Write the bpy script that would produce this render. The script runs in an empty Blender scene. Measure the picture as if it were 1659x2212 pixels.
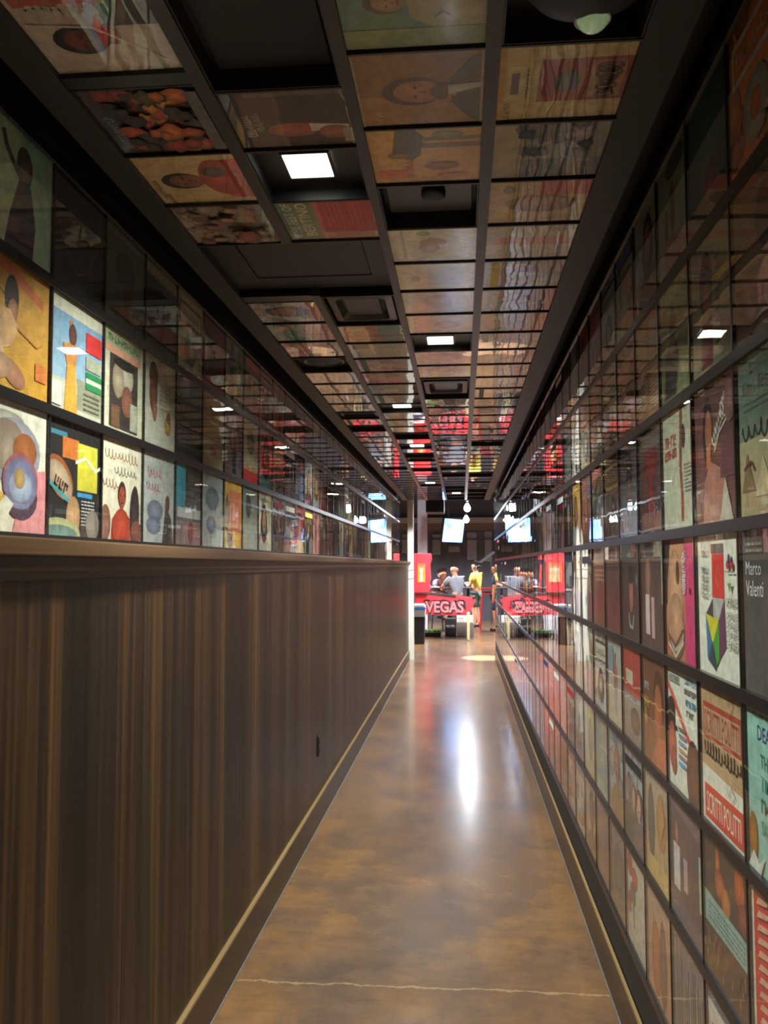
import bpy, bmesh, math, random
from mathutils import Vector, Matrix

S = bpy.context.scene
COL = S.collection
rnd = random.Random(7)
R = math.radians

# ------------------------------------------------------------------ camera
F_PX, PITCH, YAW, ROLL = 1872.33, 0.0611, -0.0892, -0.0015
W_PX, H_PX = 1659.0, 2212.0
CZ = 1.60                                        # eye height above the floor
cy, sy, cp, sp = math.cos(YAW), math.sin(YAW), math.cos(PITCH), math.sin(PITCH)
FWD = Vector((sy*cp, cy*cp, sp)); RGT = Vector((cy, -sy, 0)); UPV = RGT.cross(FWD)
cr, sr = math.cos(ROLL), math.sin(ROLL)
RGT, UPV = RGT*cr + UPV*sr, UPV*cr - RGT*sr
cam_d = bpy.data.cameras.new('camera')
cam = bpy.data.objects.new('camera', cam_d); COL.objects.link(cam)
m = Matrix((RGT, UPV, -FWD)).transposed().to_4x4(); m.translation = Vector((0, 0, CZ))
cam.matrix_world = m
cam_d.sensor_fit = 'VERTICAL'; cam_d.sensor_height = 36.0; cam_d.sensor_width = 27.0
cam_d.lens = F_PX*36.0/H_PX
cam_d.clip_start = 0.02; cam_d.clip_end = 100
S.camera = cam
def proj(p):
    d = Vector(p) - Vector((0, 0, CZ)); z = d.dot(FWD)
    if z < 0.05: return None
    return (W_PX/2 + F_PX*d.dot(RGT)/z, H_PX/2 - F_PX*d.dot(UPV)/z)

# ------------------------------------------------------------------ world, exposure
wd = bpy.data.worlds.new('world'); S.world = wd; wd.use_nodes = True
wd.node_tree.nodes['Background'].inputs[0].default_value = (0.55, 0.6, 0.7, 1)
wd.node_tree.nodes['Background'].inputs[1].default_value = 0.01
S.view_settings.view_transform = 'Standard'; S.view_settings.look = 'None'
S.view_settings.gamma = 1.0; S.view_settings.use_curve_mapping = False
S.view_settings.exposure = 0.0
S.cycles.max_bounces = 10; S.cycles.glossy_bounces = 5; S.cycles.diffuse_bounces = 4
S.cycles.transparent_max_bounces = 16
S.cycles.filter_width = 3.0           # the photograph is a soft one
S.cycles.caustics_reflective = False; S.cycles.caustics_refractive = False

DOWN_E, LENS_E, BAR_E = 40.0, 8.0, 520.0
DOWN_COL = (0.95, 1.0, 0.92)
def area_light(name, loc, size, energy, col, spread=R(120), rot=(0, 0, 0)):
    l = bpy.data.lights.new(name, 'AREA'); l.shape = 'SQUARE'; l.size = size
    l.energy = energy; l.color = col; l.spread = spread
    o = bpy.data.objects.new(name, l); o.location = loc; o.rotation_euler = rot; COL.objects.link(o)
    return o
# unseen fill lights added above the bar, past the end of the corridor
area_light('bar_fill_light', (0.5, 17.6, 3.5), 1.2, BAR_E, (0.92, 0.95, 1.0), R(130))
area_light('bar_fill_light', (-1.6, 21.9, 3.56), 1.2, BAR_E*0.8, (0.95, 0.95, 1.0), R(130))
area_light('bar_fill_light', (2.0, 22.2, 3.56), 1.2, BAR_E*0.5, (0.9, 0.95, 1.0), R(130))
def spot(name, loc, target, energy, col, ang, blend=0.4, size=0.04):
    l = bpy.data.lights.new(name, 'SPOT'); l.energy = energy; l.color = col
    l.spot_size = R(ang); l.spot_blend = blend; l.shadow_soft_size = size
    o = bpy.data.objects.new(name, l); o.location = loc; COL.objects.link(o)
    o.rotation_euler = (Vector(target)-Vector(loc)).to_track_quat('-Z', 'Y').to_euler()
spot('bar_spot_light', (-0.3, 16.9, 3.2), (-0.83, 14.75, 1.3), 160, (1, 0.98, 0.95), 40)  # unseen spot added in the bar to brighten the end post
spot('bar_spot_light', (0.45, 15.7, 3.2), (0.40, 15.15, 0), 7000, (0.95, 1, 1), 15, .2)
spot('post_fill_spot', (0.2, 13.85, 2.66), (-0.86, 14.72, 1.3), 200, (1, 0.99, 0.95), 56)  # added near the corridor end to whiten the post; no fixture there
spot('bar_spot_light', (-0.6, 16.6, 3.2), (-0.4, 18.6, 1.0), 130, (1, 0.97, 0.95), 60)

# ------------------------------------------------------------------ helpers
def lin(c):
    f = lambda u: u/12.92 if u <= 0.04045 else ((u+0.055)/1.055)**2.4
    return tuple(f(max(0, min(255, v))/255.0) for v in c)
def tag(o, label=None, cat=None, group=None, kind=None):
    if label: o['label'] = label
    if cat: o['category'] = cat
    if group: o['group'] = group
    if kind: o['kind'] = kind
    return o
def link(o, parent=None):
    COL.objects.link(o)
    if parent: o.parent = parent
    return o
def empty(name, loc, label, cat, group=None, rz=0.0):
    o = bpy.data.objects.new(name, None); o.location = loc; o.rotation_euler = (0, 0, rz); o.empty_display_size = 0.1
    link(o); return tag(o, label, cat, group)
class MB:
    """collects simple solids into one mesh"""
    def __init__(s): s.v, s.f = [], []
    def add(s, vs, fs):
        n = len(s.v); s.v += [tuple(v) for v in vs]; s.f += [tuple(i+n for i in f) for f in fs]; return s
    def box(s, a, b, M=None):
        x0, y0, z0 = a; x1, y1, z1 = b
        x0, x1 = min(x0, x1), max(x0, x1); y0, y1 = min(y0, y1), max(y0, y1); z0, z1 = min(z0, z1), max(z0, z1)
        vs = [(x0,y0,z0),(x1,y0,z0),(x1,y1,z0),(x0,y1,z0),(x0,y0,z1),(x1,y0,z1),(x1,y1,z1),(x0,y1,z1)]
        if M: vs = [M @ Vector(v) for v in vs]
        return s.add(vs, [(0,3,2,1),(4,5,6,7),(0,1,5,4),(1,2,6,5),(2,3,7,6),(3,0,4,7)])
    def lathe(s, prof, c=(0,0,0), axis='z', n=24, cap=True):
        vs, fs = [], []
        for r, h in prof:
            for k in range(n):
                a = 2*math.pi*k/n; x, y = r*math.cos(a), r*math.sin(a)
                p = (x, y, h) if axis == 'z' else ((h, x, y) if axis == 'x' else (y, h, x))
                vs.append((c[0]+p[0], c[1]+p[1], c[2]+p[2]))
        for i in range(len(prof)-1):
            for k in range(n):
                k2 = (k+1) % n
                fs.append((i*n+k, i*n+k2, (i+1)*n+k2, (i+1)*n+k))
        if cap:
            fs.append(tuple(range(n-1, -1, -1))); fs.append(tuple((len(prof)-1)*n+k for k in range(n)))
        return s.add(vs, fs)
    def tube(s, pts, r, n=8):
        pts = [Vector(p) for p in pts]; vs, fs = [], []
        rr = r if isinstance(r, (list, tuple)) else [r]*len(pts)
        for i, p in enumerate(pts):
            d = (pts[min(i+1, len(pts)-1)]-pts[max(i-1, 0)]).normalized()
            u = d.cross(Vector((0, 0, 1)) if abs(d.z) < .9 else Vector((1, 0, 0))).normalized(); w = d.cross(u)
            for k in range(n):
                a = 2*math.pi*k/n; vs.append(p + (u*math.cos(a)+w*math.sin(a))*rr[i])
        for i in range(len(pts)-1):
            for k in range(n):
                k2 = (k+1) % n; fs.append((i*n+k, i*n+k2, (i+1)*n+k2, (i+1)*n+k))
        fs.append(tuple(range(n-1, -1, -1))); fs.append(tuple((len(pts)-1)*n+k for k in range(n)))
        return s.add(vs, fs)
    def prism(s, poly, y0, y1, plane='xz'):
        n = len(poly); g = (lambda p, d: (p[0], d, p[1])) if plane == 'xz' else ((lambda p, d: (d, p[0], p[1])) if plane == 'yz' else (lambda p, d: (p[0], p[1], d)))
        vs = [g(p, y0) for p in poly]+[g(p, y1) for p in poly]
        fs = [tuple(range(n)), tuple(range(2*n-1, n-1, -1))]+[((i+1) % n, i, i+n, (i+1) % n+n) for i in range(n)]
        return s.add(vs, fs)
    def mesh(s, name, mat, smooth=False, bevel=0.0):
        me = bpy.data.meshes.new(name); me.from_pydata(s.v, [], s.f); me.update()
        bm = bmesh.new(); bm.from_mesh(me); bmesh.ops.recalc_face_normals(bm, faces=bm.faces)
        if bevel > 0:
            es = [e for e in bm.edges if len(e.link_faces) == 2 and e.calc_face_angle(0) > 0.6]
            bmesh.ops.bevel(bm, geom=es, offset=bevel, segments=2, profile=0.6, affect='EDGES', clamp_overlap=True)
        bm.to_mesh(me); bm.free()
        if smooth:
            for p in me.polygons: p.use_smooth = True
        me.materials.append(mat); return me
    def obj(s, name, mat, parent=None, smooth=False, bevel=0.0, loc=None):
        o = bpy.data.objects.new(name, s.mesh(name, mat, smooth, bevel)); link(o, parent)
        if loc: o.location = loc
        return o

# ------------------------------------------------------------------ materials
def new_mat(name):
    mt = bpy.data.materials.new(name); mt.use_nodes = True; nt = mt.node_tree
    return mt, nt, nt.nodes['Principled BSDF']
def N(nt, kind, **kw):
    n = nt.nodes.new(kind)
    for k, v in kw.items():
        if k.startswith('i_'):
            key = k[2:]; key = int(key) if key.isdigit() else key.replace('_', ' ')
            n.inputs[key].default_value = v
        else: setattr(n, k, v)
    return n
def solid(name, c, rough=0.5, metal=0.0, var=0.12, scale=14.0, spec=0.5, bump=0.0, coat=0.0, emit=None, est=0.0, stretch=(1, 1, 1)):
    """plain painted, plastic or cloth surface with a little mottling"""
    mt, nt, b = new_mat(name); L = nt.links.new
    co = N(nt, 'ShaderNodeTexCoord'); mp = N(nt, 'ShaderNodeMapping'); mp.inputs['Scale'].default_value = stretch
    nz = N(nt, 'ShaderNodeTexNoise', i_Scale=scale, i_Detail=4.0)
    L(co.outputs['Object'], mp.inputs[0]); L(mp.outputs[0], nz.inputs['Vector'])
    rp = N(nt, 'ShaderNodeValToRGB'); l = lin(c)
    rp.color_ramp.elements[0].position = .3; rp.color_ramp.elements[1].position = .7
    rp.color_ramp.elements[0].color = tuple(v*(1-var) for v in l)+(1,); rp.color_ramp.elements[1].color = tuple(min(1, v*(1+var)) for v in l)+(1,)
    L(nz.outputs['Fac'], rp.inputs[0]); L(rp.outputs[0], b.inputs['Base Color'])
    b.inputs['Roughness'].default_value = rough; b.inputs['Metallic'].default_value = metal
    b.inputs['Specular IOR Level'].default_value = spec; b.inputs['Coat Weight'].default_value = coat
    if bump:
        bp = N(nt, 'ShaderNodeBump', i_Strength=1.0, i_Distance=bump); L(nz.outputs['Fac'], bp.inputs['Height']); L(bp.outputs[0], b.inputs['Normal'])
    if emit:
        b.inputs['Emission Color'].default_value = lin(emit)+(1,); b.inputs['Emission Strength'].default_value = est
    return mt
def wood(name, dark, mid, light, scale=(1, 1, 1), rough=0.3, bump=0.0004):
    """veneer with the grain running along the axis whose scale is small"""
    mt, nt, b = new_mat(name); L = nt.links.new
    g = N(nt, 'ShaderNodeNewGeometry'); mp = N(nt, 'ShaderNodeMapping'); mp.inputs['Scale'].default_value = scale
    n1 = N(nt, 'ShaderNodeTexNoise', i_Scale=1.0, i_Detail=8.0, i_Roughness=0.62); n2 = N(nt, 'ShaderNodeTexNoise', i_Scale=0.16, i_Detail=3.0)
    L(g.outputs['Position'], mp.inputs[0]); L(mp.outputs[0], n1.inputs['Vector']); L(mp.outputs[0], n2.inputs['Vector'])
    ad = N(nt, 'ShaderNodeMath', operation='MULTIPLY_ADD'); ad.inputs[1].default_value = 0.6
    L(n1.outputs['Fac'], ad.inputs[0])
    m2 = N(nt, 'ShaderNodeMath', operation='MULTIPLY'); m2.inputs[1].default_value = 0.45; L(n2.outputs['Fac'], m2.inputs[0]); L(m2.outputs[0], ad.inputs[2])
    rp = N(nt, 'ShaderNodeValToRGB'); e = rp.color_ramp.elements
    e[0].position = .36; e[0].color = lin(dark)+(1,); e[1].position = .70; e[1].color = lin(light)+(1,)
    k = e.new(.52); k.color = lin(mid)+(1,)
    L(ad.outputs[0], rp.inputs[0]); L(rp.outputs[0], b.inputs['Base Color'])
    b.inputs['Roughness'].default_value = rough; b.inputs['Specular IOR Level'].default_value = .25
    bp = N(nt, 'ShaderNodeBump', i_Strength=1.0, i_Distance=bump); L(n1.outputs['Fac'], bp.inputs['Height']); L(bp.outputs[0], b.inputs['Normal'])
    return mt
M = {}
M['frame'] = solid('black_frame_paint', (27, 25, 26), 0.3, var=.1, scale=20)
M['runner'] = solid('dark_runner_paint', (50, 46, 45), 0.38, var=.08, scale=9)
M['soffit'] = solid('dark_soffit_paint', (42, 38, 37), 0.5, var=.1, scale=4)
M['black'] = solid('matt_black', (20, 19, 19), 0.6)
M['recess'] = solid('black_recess_paint', (40, 38, 38), 0.45)
M['grille'] = solid('grey_grille_metal', (70, 68, 68), 0.35, metal=.4)
M['chrome'] = solid('brushed_steel', (180, 180, 184), 0.22, metal=1.0, stretch=(1, 1, 30))
M['white'] = solid('white_enamel', (236, 236, 232), 0.3, var=.04)
M['wainscot'] = wood('walnut_veneer', (20, 14, 10), (37, 26, 17), (96, 66, 36), (1, 26, 0.35), 0.36)
M['cap'] = wood('walnut_cap', (62, 45, 30), (88, 65, 44), (114, 87, 60), (30, 0.5, 30), 0.35)
M['base'] = wood('dark_baseboard_wood', (44, 34, 27), (58, 45, 35), (74, 58, 45), (20, 0.5, 20), 0.35)
M['bead'] = wood('light_bead_wood', (104, 84, 56), (124, 100, 66), (142, 118, 82), (30, 0.6, 30), 0.4)
M['shoe'] = solid('grey_sheen_strip', (92, 86, 80), 0.4)  # grey stands in for the sheen along the floor edge
M['speaker'] = solid('speaker_black', (26, 25, 26), 0.55)

# stained, polished concrete
mt, nt, b = new_mat('polished_stained_concrete'); L = nt.links.new
g = N(nt, 'ShaderNodeNewGeometry')
def fl_noise(sc, st, det=6, rg=.6):
    mp = N(nt, 'ShaderNodeMapping'); mp.inputs['Scale'].default_value = st; n = N(nt, 'ShaderNodeTexNoise', i_Scale=sc, i_Detail=det, i_Roughness=rg)
    L(g.outputs['Position'], mp.inputs[0]); L(mp.outputs[0], n.inputs['Vector']); return n
na = fl_noise(2.6, (1, .8, 1)); nb = fl_noise(9, (.8, 1.3, 1), 8, .7); nc = fl_noise(1.3, (1.4, .5, 1), 3)
rp = N(nt, 'ShaderNodeValToRGB'); e = rp.color_ramp.elements
e[0].position = .34; e[0].color = lin((86, 70, 60))+(1,); e[1].position = .68; e[1].color = lin((122, 90, 58))+(1,)
k = e.new(.5); k.color = lin((101, 78, 60))+(1,)
sx0 = N(nt, 'ShaderNodeSeparateXYZ'); L(g.outputs['Position'], sx0.inputs[0])     # traffic has worn the stain off the middle
w1 = N(nt, 'ShaderNodeMath', operation='ADD'); w1.inputs[1].default_value = .17; L(sx0.outputs['X'], w1.inputs[0])
w2 = N(nt, 'ShaderNodeMath', operation='ABSOLUTE'); L(w1.outputs[0], w2.inputs[0])
w3 = N(nt, 'ShaderNodeMapRange'); w3.inputs[1].default_value = .15; w3.inputs[2].default_value = .75; w3.inputs[3].default_value = -.06; w3.inputs[4].default_value = .13; L(w2.outputs[0], w3.inputs[0])
w4 = N(nt, 'ShaderNodeMath', operation='ADD'); L(w3.outputs[0], w4.inputs[0]); L(na.outputs['Fac'], w4.inputs[1])
L(w4.outputs[0], rp.inputs[0])
rb = N(nt, 'ShaderNodeValToRGB'); e = rb.color_ramp.elements
e[0].position = .3; e[0].color = (.74, .72, .72, 1); e[1].position = .7; e[1].color = (1.14, 1.1, 1.04, 1)
L(nb.outputs['Fac'], rb.inputs[0])
mx = N(nt, 'ShaderNodeMix', data_type='RGBA', blend_type='MULTIPLY'); mx.inputs[0].default_value = 1.0
L(rp.outputs[0], mx.inputs[6]); L(rb.outputs[0], mx.inputs[7]); sx_ = N(nt, 'ShaderNodeSeparateXYZ'); L(g.outputs['Position'], sx_.inputs[0])
cj = N(nt, 'ShaderNodeMath', operation='MULTIPLY_ADD'); cj.inputs[1].default_value = .10; L(nb.outputs['Fac'], cj.inputs[0]); L(sx_.outputs['Y'], cj.inputs[2])
cc = N(nt, 'ShaderNodeMath', operation='COMPARE'); cc.inputs[1].default_value = 3.44; cc.inputs[2].default_value = .006; L(cj.outputs[0], cc.inputs[0])
m5 = N(nt, 'ShaderNodeMath', operation='MULTIPLY'); m5.inputs[1].default_value = .35; L(cc.outputs[0], m5.inputs[0])
mj = N(nt, 'ShaderNodeMix', data_type='RGBA'); mj.inputs[7].default_value = lin((186, 158, 118))+(1,); L(m5.outputs[0], mj.inputs[0]); L(mx.outputs[2], mj.inputs[6]); L(mj.outputs[2], b.inputs['Base Color'])
mr = N(nt, 'ShaderNodeMapRange'); mr.inputs[3].default_value = .17; mr.inputs[4].default_value = .33
L(nc.outputs['Fac'], mr.inputs[0]); L(mr.outputs[0], b.inputs['Roughness'])
bp = N(nt, 'ShaderNodeBump', i_Strength=1.0, i_Distance=.0012); L(na.outputs['Fac'], bp.inputs['Height'])
b2 = N(nt, 'ShaderNodeBump', i_Strength=1.0, i_Distance=.0007); nd = fl_noise(5.0, (1.2, 2.6, 1), 3); L(nd.outputs['Fac'], b2.inputs['Height']); L(b2.outputs[0], bp.inputs['Normal']); L(bp.outputs[0], b.inputs['Normal'])
b.inputs['Coat Weight'].default_value = .35; b.inputs['Coat Roughness'].default_value = .16
M['floor'] = mt

# clear acrylic sheet: mirrors by Fresnel on its outer faces, slightly wavy
def pane_mat(name, amp, scale, stretch):
    mt = bpy.data.materials.new(name); mt.use_nodes = True; nt = mt.node_tree; nt.nodes.clear(); L = nt.links.new
    out = N(nt, 'ShaderNodeOutputMaterial'); g = N(nt, 'ShaderNodeNewGeometry')
    mp = N(nt, 'ShaderNodeMapping'); mp.inputs['Scale'].default_value = stretch
    nz = N(nt, 'ShaderNodeTexNoise', i_Scale=scale, i_Detail=1.5); L(g.outputs['Position'], mp.inputs[0]); L(mp.outputs[0], nz.inputs['Vector'])
    bp = N(nt, 'ShaderNodeBump', i_Strength=1.0, i_Distance=amp); L(nz.outputs['Fac'], bp.inputs['Height'])
    fr = N(nt, 'ShaderNodeFresnel', i_IOR=1.49); L(bp.outputs[0], fr.inputs['Normal'])
    mu = N(nt, 'ShaderNodeMath', operation='MULTIPLY', use_clamp=True); mu.inputs[1].default_value = 1.4; L(fr.outputs[0], mu.inputs[0])
    inv = N(nt, 'ShaderNodeMath', operation='SUBTRACT'); inv.inputs[0].default_value = 1.0; L(g.outputs['Backfacing'], inv.inputs[1])
    fa = N(nt, 'ShaderNodeMath', operation='MULTIPLY'); L(mu.outputs[0], fa.inputs[0]); L(inv.outputs[0], fa.inputs[1])
    tr = N(nt, 'ShaderNodeBsdfTransparent'); gl = N(nt, 'ShaderNodeBsdfGlossy'); gl.inputs['Roughness'].default_value = 0.0
    gl.inputs['Color'].default_value = (.97, .97, .97, 1); tr.inputs['Color'].default_value = (.985, .99, .985, 1)
    L(bp.outputs[0], gl.inputs['Normal'])
    ms = N(nt, 'ShaderNodeMixShader'); L(fa.outputs[0], ms.inputs[0]); L(tr.outputs[0], ms.inputs[1]); L(gl.outputs[0], ms.inputs[2]); L(ms.outputs[0], out.inputs[0])
    return mt
M['pane_wall'] = pane_mat('clear_acrylic_wall', .0009, 5.0, (1, 1, .6))
M['pane_ceil'] = pane_mat('clear_acrylic_ceiling', .0015, 6.0, (1, .8, 1))

# printed card: the print's own colours come from the mesh, ink mottling from noise
mt, nt, b = new_mat('printed_card'); L = nt.links.new
at = N(nt, 'ShaderNodeAttribute', attribute_name='print'); g = N(nt, 'ShaderNodeNewGeometry')
n1 = N(nt, 'ShaderNodeTexNoise', i_Scale=30.0, i_Detail=9.0, i_Roughness=.72); L(g.outputs['Position'], n1.inputs['Vector'])
rp = N(nt, 'ShaderNodeValToRGB'); e = rp.color_ramp.elements
e[0].position = .3; e[0].color = (.62, .61, .60, 1); e[1].position = .62; e[1].color = (1.22, 1.21, 1.18, 1)
L(n1.outputs['Fac'], rp.inputs[0])
mx = N(nt, 'ShaderNodeMix', data_type='RGBA', blend_type='MULTIPLY'); mx.inputs[0].default_value = .8
L(at.outputs['Color'], mx.inputs[6]); L(rp.outputs[0], mx.inputs[7]); L(mx.outputs[2], b.inputs['Base Color'])
b.inputs['Roughness'].default_value = .55
M['print'] = mt

def emitter(name, c, st):
    mt, nt, b = new_mat(name); b.inputs['Base Color'].default_value = (0.8, 0.8, 0.8, 1)
    b.inputs['Emission Color'].default_value = lin(c)+(1,); b.inputs['Emission Strength'].default_value = st; return mt
M['lens'] = emitter('lamp_lens', (255, 250, 238), LENS_E)
M['bulb'] = emitter('pendant_bulb_glow', (240, 246, 255), 210.0)

# ------------------------------------------------------------------ flat print
GLYPH = {}
def glyphs(s, bold=0.0, shear=0.0):
    key = (s, bold, shear)
    if key not in GLYPH:
        c = bpy.data.curves.new('t', 'FONT'); c.body = s; c.offset = bold; c.shear = shear; c.resolution_u = 2
        o = bpy.data.objects.new('t', c); me = o.to_mesh()
        vs = [(v.co.x, v.co.y) for v in me.vertices]; fs = [tuple(p.vertices) for p in me.polygons]
        o.to_mesh_clear(); bpy.data.objects.remove(o); bpy.data.curves.remove(c)
        xs = [v[0] for v in vs] or [0]; ys = [v[1] for v in vs] or [0]
        x0, x1, y0, y1 = min(xs), max(xs), min(ys), max(ys); sx = max(1e-4, x1-x0); sy_ = max(1e-4, y1-y0)
        GLYPH[key] = ([((x-x0)/sx, (y-y0)/sy_) for x, y in vs], fs)
    return GLYPH[key]
class Art:
    """flat print on a unit square (u to the right, v up); every layer lies a hair above the last"""
    def __init__(s, bg, bg2=None):
        s.v, s.f, s.c, s.z = [], [], [], 0
        s.rect(0, 0, 1, 1, bg, bg2)
    def poly(s, pts, c, cs=None, step=True):
        if step: s.z += 1
        n = len(s.v); s.v += [(min(1, max(0, p[0])), min(1, max(0, p[1])), s.z) for p in pts]
        s.f.append(tuple(range(n, n+len(pts)))); s.c.append(cs if cs else [c]*len(pts)); return s
    def rect(s, x0, y0, x1, y1, c, c2=None, step=True):
        c2 = c2 or c; return s.poly([(x0, y0), (x1, y0), (x1, y1), (x0, y1)], c, [c2, c2, c, c], step)
    def ring(s, pts, c, rim):
        s.z += 1; k = len(s.v); n = len(pts); e = tuple(int(v*rim) for v in c)
        cx, cy_ = sum(p[0] for p in pts)/n, sum(p[1] for p in pts)/n
        s.v += [(min(1, max(0, cx)), min(1, max(0, cy_)), s.z)]+[(min(1, max(0, p[0])), min(1, max(0, p[1])), s.z) for p in pts]
        for i in range(n): s.f.append((k, k+1+i, k+1+(i+1) % n)); s.c.append([c, e, e])
        return s
    def ell(s, x, y, rx, ry, c, rot=0, n=18):
        a = R(rot); ca, sa = math.cos(a), math.sin(a)
        return s.ring([(x+rx*math.cos(t)*ca-ry*math.sin(t)*sa, y+rx*math.cos(t)*sa+ry*math.sin(t)*ca) for t in [2*math.pi*k/n for k in range(n)]], c, .78)
    def blot(s, x, y, r, c, n=11):
        """ragged patch, as in a busy photograph"""
        return s.ring([(x+r*(.55+.6*rnd.random())*math.cos(t), y+r*(.55+.6*rnd.random())*math.sin(t)) for t in [2*math.pi*k/n for k in range(n)]], c, .66)
    def stroke(s, pts, w, c):
        s.z += 1
        for i in range(len(pts)-1):
            (x0, y0), (x1, y1) = pts[i], pts[i+1]; d = math.hypot(x1-x0, y1-y0) or 1e-6; nx, ny = -(y1-y0)/d*w/2, (x1-x0)/d*w/2
            s.poly([(x0+nx, y0+ny), (x0-nx, y0-ny), (x1-nx, y1-ny), (x1+nx, y1+ny)], c, step=False)
        return s
    def script(s, x, y, w, h, c, n=9, rot=0, seed=1):
        r = random.Random(seed); a = R(rot); pts = []; T = n*7; amp = [.45+.55*r.random() for _ in range(n+2)]
        for k in range(T):
            t = k/(T-1); ph = 2*math.pi*k/7; am = amp[int(t*n)]
            px, py = t*w+.22*h*math.cos(ph)*am, h*(.5+.5*math.sin(ph)*am)
            pts.append((x+px*math.cos(a)-py*math.sin(a), y+px*math.sin(a)+py*math.cos(a)))
        return s.stroke(pts, h*.09+.004, c)
    def lines(s, x, y, w, n, dy, c, h=.012, seed=1):
        """small print, too small to read"""
        r = random.Random(seed); s.z += 1
        for k in range(n):
            px = x; end = x+w*(1 if k % 5 < 4 else .55)
            while px < end-.01:
                ww = min(end-px, .02+r.random()*.05); s.rect(px, y-k*dy, px+ww, y-k*dy+h, c, step=False); px += ww+.012
        return s
    def word(s, n, x, y, w, h, c, rot=0):
        """a word too blurred to read: n letter-like marks"""
        r = random.Random(n*31+int(x*97)); s.z += 1; a = R(rot); ca, sa = math.cos(a), math.sin(a); cw = w/n
        def q(x0, y0, x1, y1): s.poly([(x+px*ca-py*sa, y+px*sa+py*ca) for px, py in ((x0, y0), (x1, y0), (x1, y1), (x0, y1))], c, step=False)
        for k in range(n):
            b = k*cw; q(b, 0, b+cw*.26, h)
            if r.random() < .7: q(b+cw*.52, 0 if r.random() < .6 else h*.45, b+cw*.78, h)
            yy = r.choice((0, .4, .78)); q(b, h*yy, b+cw*.78, h*(yy+.22))
        return s
    def text(s, t, x, y, w, h, c, bold=0.0, shear=0.0, rot=0):
        gv, gf = glyphs(t, bold, shear); s.z += 1; n = len(s.v); a = R(rot); ca, sa = math.cos(a), math.sin(a)
        s.v += [(x+p[0]*w*ca-p[1]*h*sa, y+p[0]*w*sa+p[1]*h*ca, s.z) for p in gv]
        for f in gf: s.f.append(tuple(i+n for i in f)); s.c.append([c]*len(f))
        return s
    def head(s, x, y, r, skin, hair, long=False, bald=False, rot=0):
        if not bald: s.ell(x, y+r*.18, r*.92, r*1.22, hair, rot)
        if long: s.ell(x, y-r*.5, r*1.15, r*1.5, hair, rot)
        s.ell(x, y-r*.08, r*.72, r*1.02, skin, rot)
        a = R(rot)
        def at(dx, dy): return (x+dx*math.cos(a)-dy*math.sin(a), y+dx*math.sin(a)+dy*math.cos(a))
        dk = tuple(int(v*.35) for v in skin)
        for sx in (-1, 1):
            p = at(sx*r*.30, r*.08); s.ell(p[0], p[1], r*.13, r*.07, dk, rot, 8)
        p = at(0, -r*.2); s.ell(p[0], p[1], r*.09, r*.2, tuple(int(v*.8) for v in skin), rot, 8)
        p = at(0, -r*.55); s.ell(p[0], p[1], r*.25, r*.08, (130, 52, 48), rot, 8); return s
    def bust(s, x, y, r, skin, hair, cloth, long=False, bald=False):
        s.poly([(x-r*2.3, 0), (x+r*2.3, 0), (x+r*2.1, y-r*2.1), (x+r*.8, y-r*1.3), (x-r*.8, y-r*1.3), (x-r*2.1, y-r*2.1)], cloth)
        s.rect(x-r*.34, y-r*1.5, x+r*.34, y-r*.6, tuple(int(v*.85) for v in skin)); return s.head(x, y, r, skin, hair, long, bald)
    def person(s, x, y, h, skin, hair, cloth, legs=None):
        """small standing figure, feet at y"""
        legs = legs or cloth
        s.poly([(x-h*.09, y), (x-h*.01, y), (x, y+h*.42), (x+h*.01, y), (x+h*.09, y), (x+h*.1, y+h*.5), (x-h*.1, y+h*.5)], legs)
        s.poly([(x-h*.1, y+h*.45), (x+h*.1, y+h*.45), (x+h*.15, y+h*.8), (x+h*.05, y+h*.86), (x-h*.05, y+h*.86), (x-h*.15, y+h*.8)], cloth)
        s.stroke([(x-h*.14, y+h*.8), (x-h*.2, y+h*.6), (x-h*.1, y+h*.48)], h*.05, skin); s.stroke([(x+h*.14, y+h*.8), (x+h*.2, y+h*.62), (x+h*.16, y+h*.45)], h*.05, skin)
        return s.head(x, y+h*.94, h*.075, skin, hair)
    def mesh(s, name, sx, sy_, ink=1.0):
        """card of size sx by sy_ with its printed face at z = 0, in metres"""
        hx, hy = sx/2, sy_/2
        vs = [((p[0]-.5)*sx, (p[1]-.5)*sy_, p[2]*.00022) for p in s.v]; fs = list(s.f); cs = [[tuple(min(244, int(v*ink)) for v in q) for q in c] for c in s.c]
        n = len(vs); t = -.004; e = (205, 200, 186)
        vs += [(-hx,-hy,0),(hx,-hy,0),(hx,hy,0),(-hx,hy,0),(-hx,-hy,t),(hx,-hy,t),(hx,hy,t),(-hx,hy,t)]
        for q in [(0,3,2,1),(7,4,5,6)]: pass
        for q in [(4,7,6,5),(0,4,5,1),(1,5,6,2),(2,6,7,3),(3,7,4,0)]:
            fs.append(tuple(i+n for i in q)); cs.append([e]*4)
        return vs, fs, cs
def print_mesh(name, parts):
    """parts: (vs, fs, cs, matrix) -> one mesh carrying the print colours"""
    V, Fc, C = [], [], []
    for vs, fs, cs, mx_ in parts:
        n = len(V); V += [tuple(mx_ @ Vector(v)) for v in vs] if mx_ else vs
        Fc += [tuple(i+n for i in f) for f in fs]
        for c in cs: C += c
    me = bpy.data.meshes.new(name); me.from_pydata(V, [], Fc); me.update()
    a = me.color_attributes.new('print', 'FLOAT_COLOR', 'CORNER'); cache = {}; buf = []
    for c in C:
        if c not in cache: cache[c] = lin(c)+(1.0,)
        buf.extend(cache[c])
    a.data.foreach_set('color', buf); me.materials.append(M['print']); return me

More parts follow.
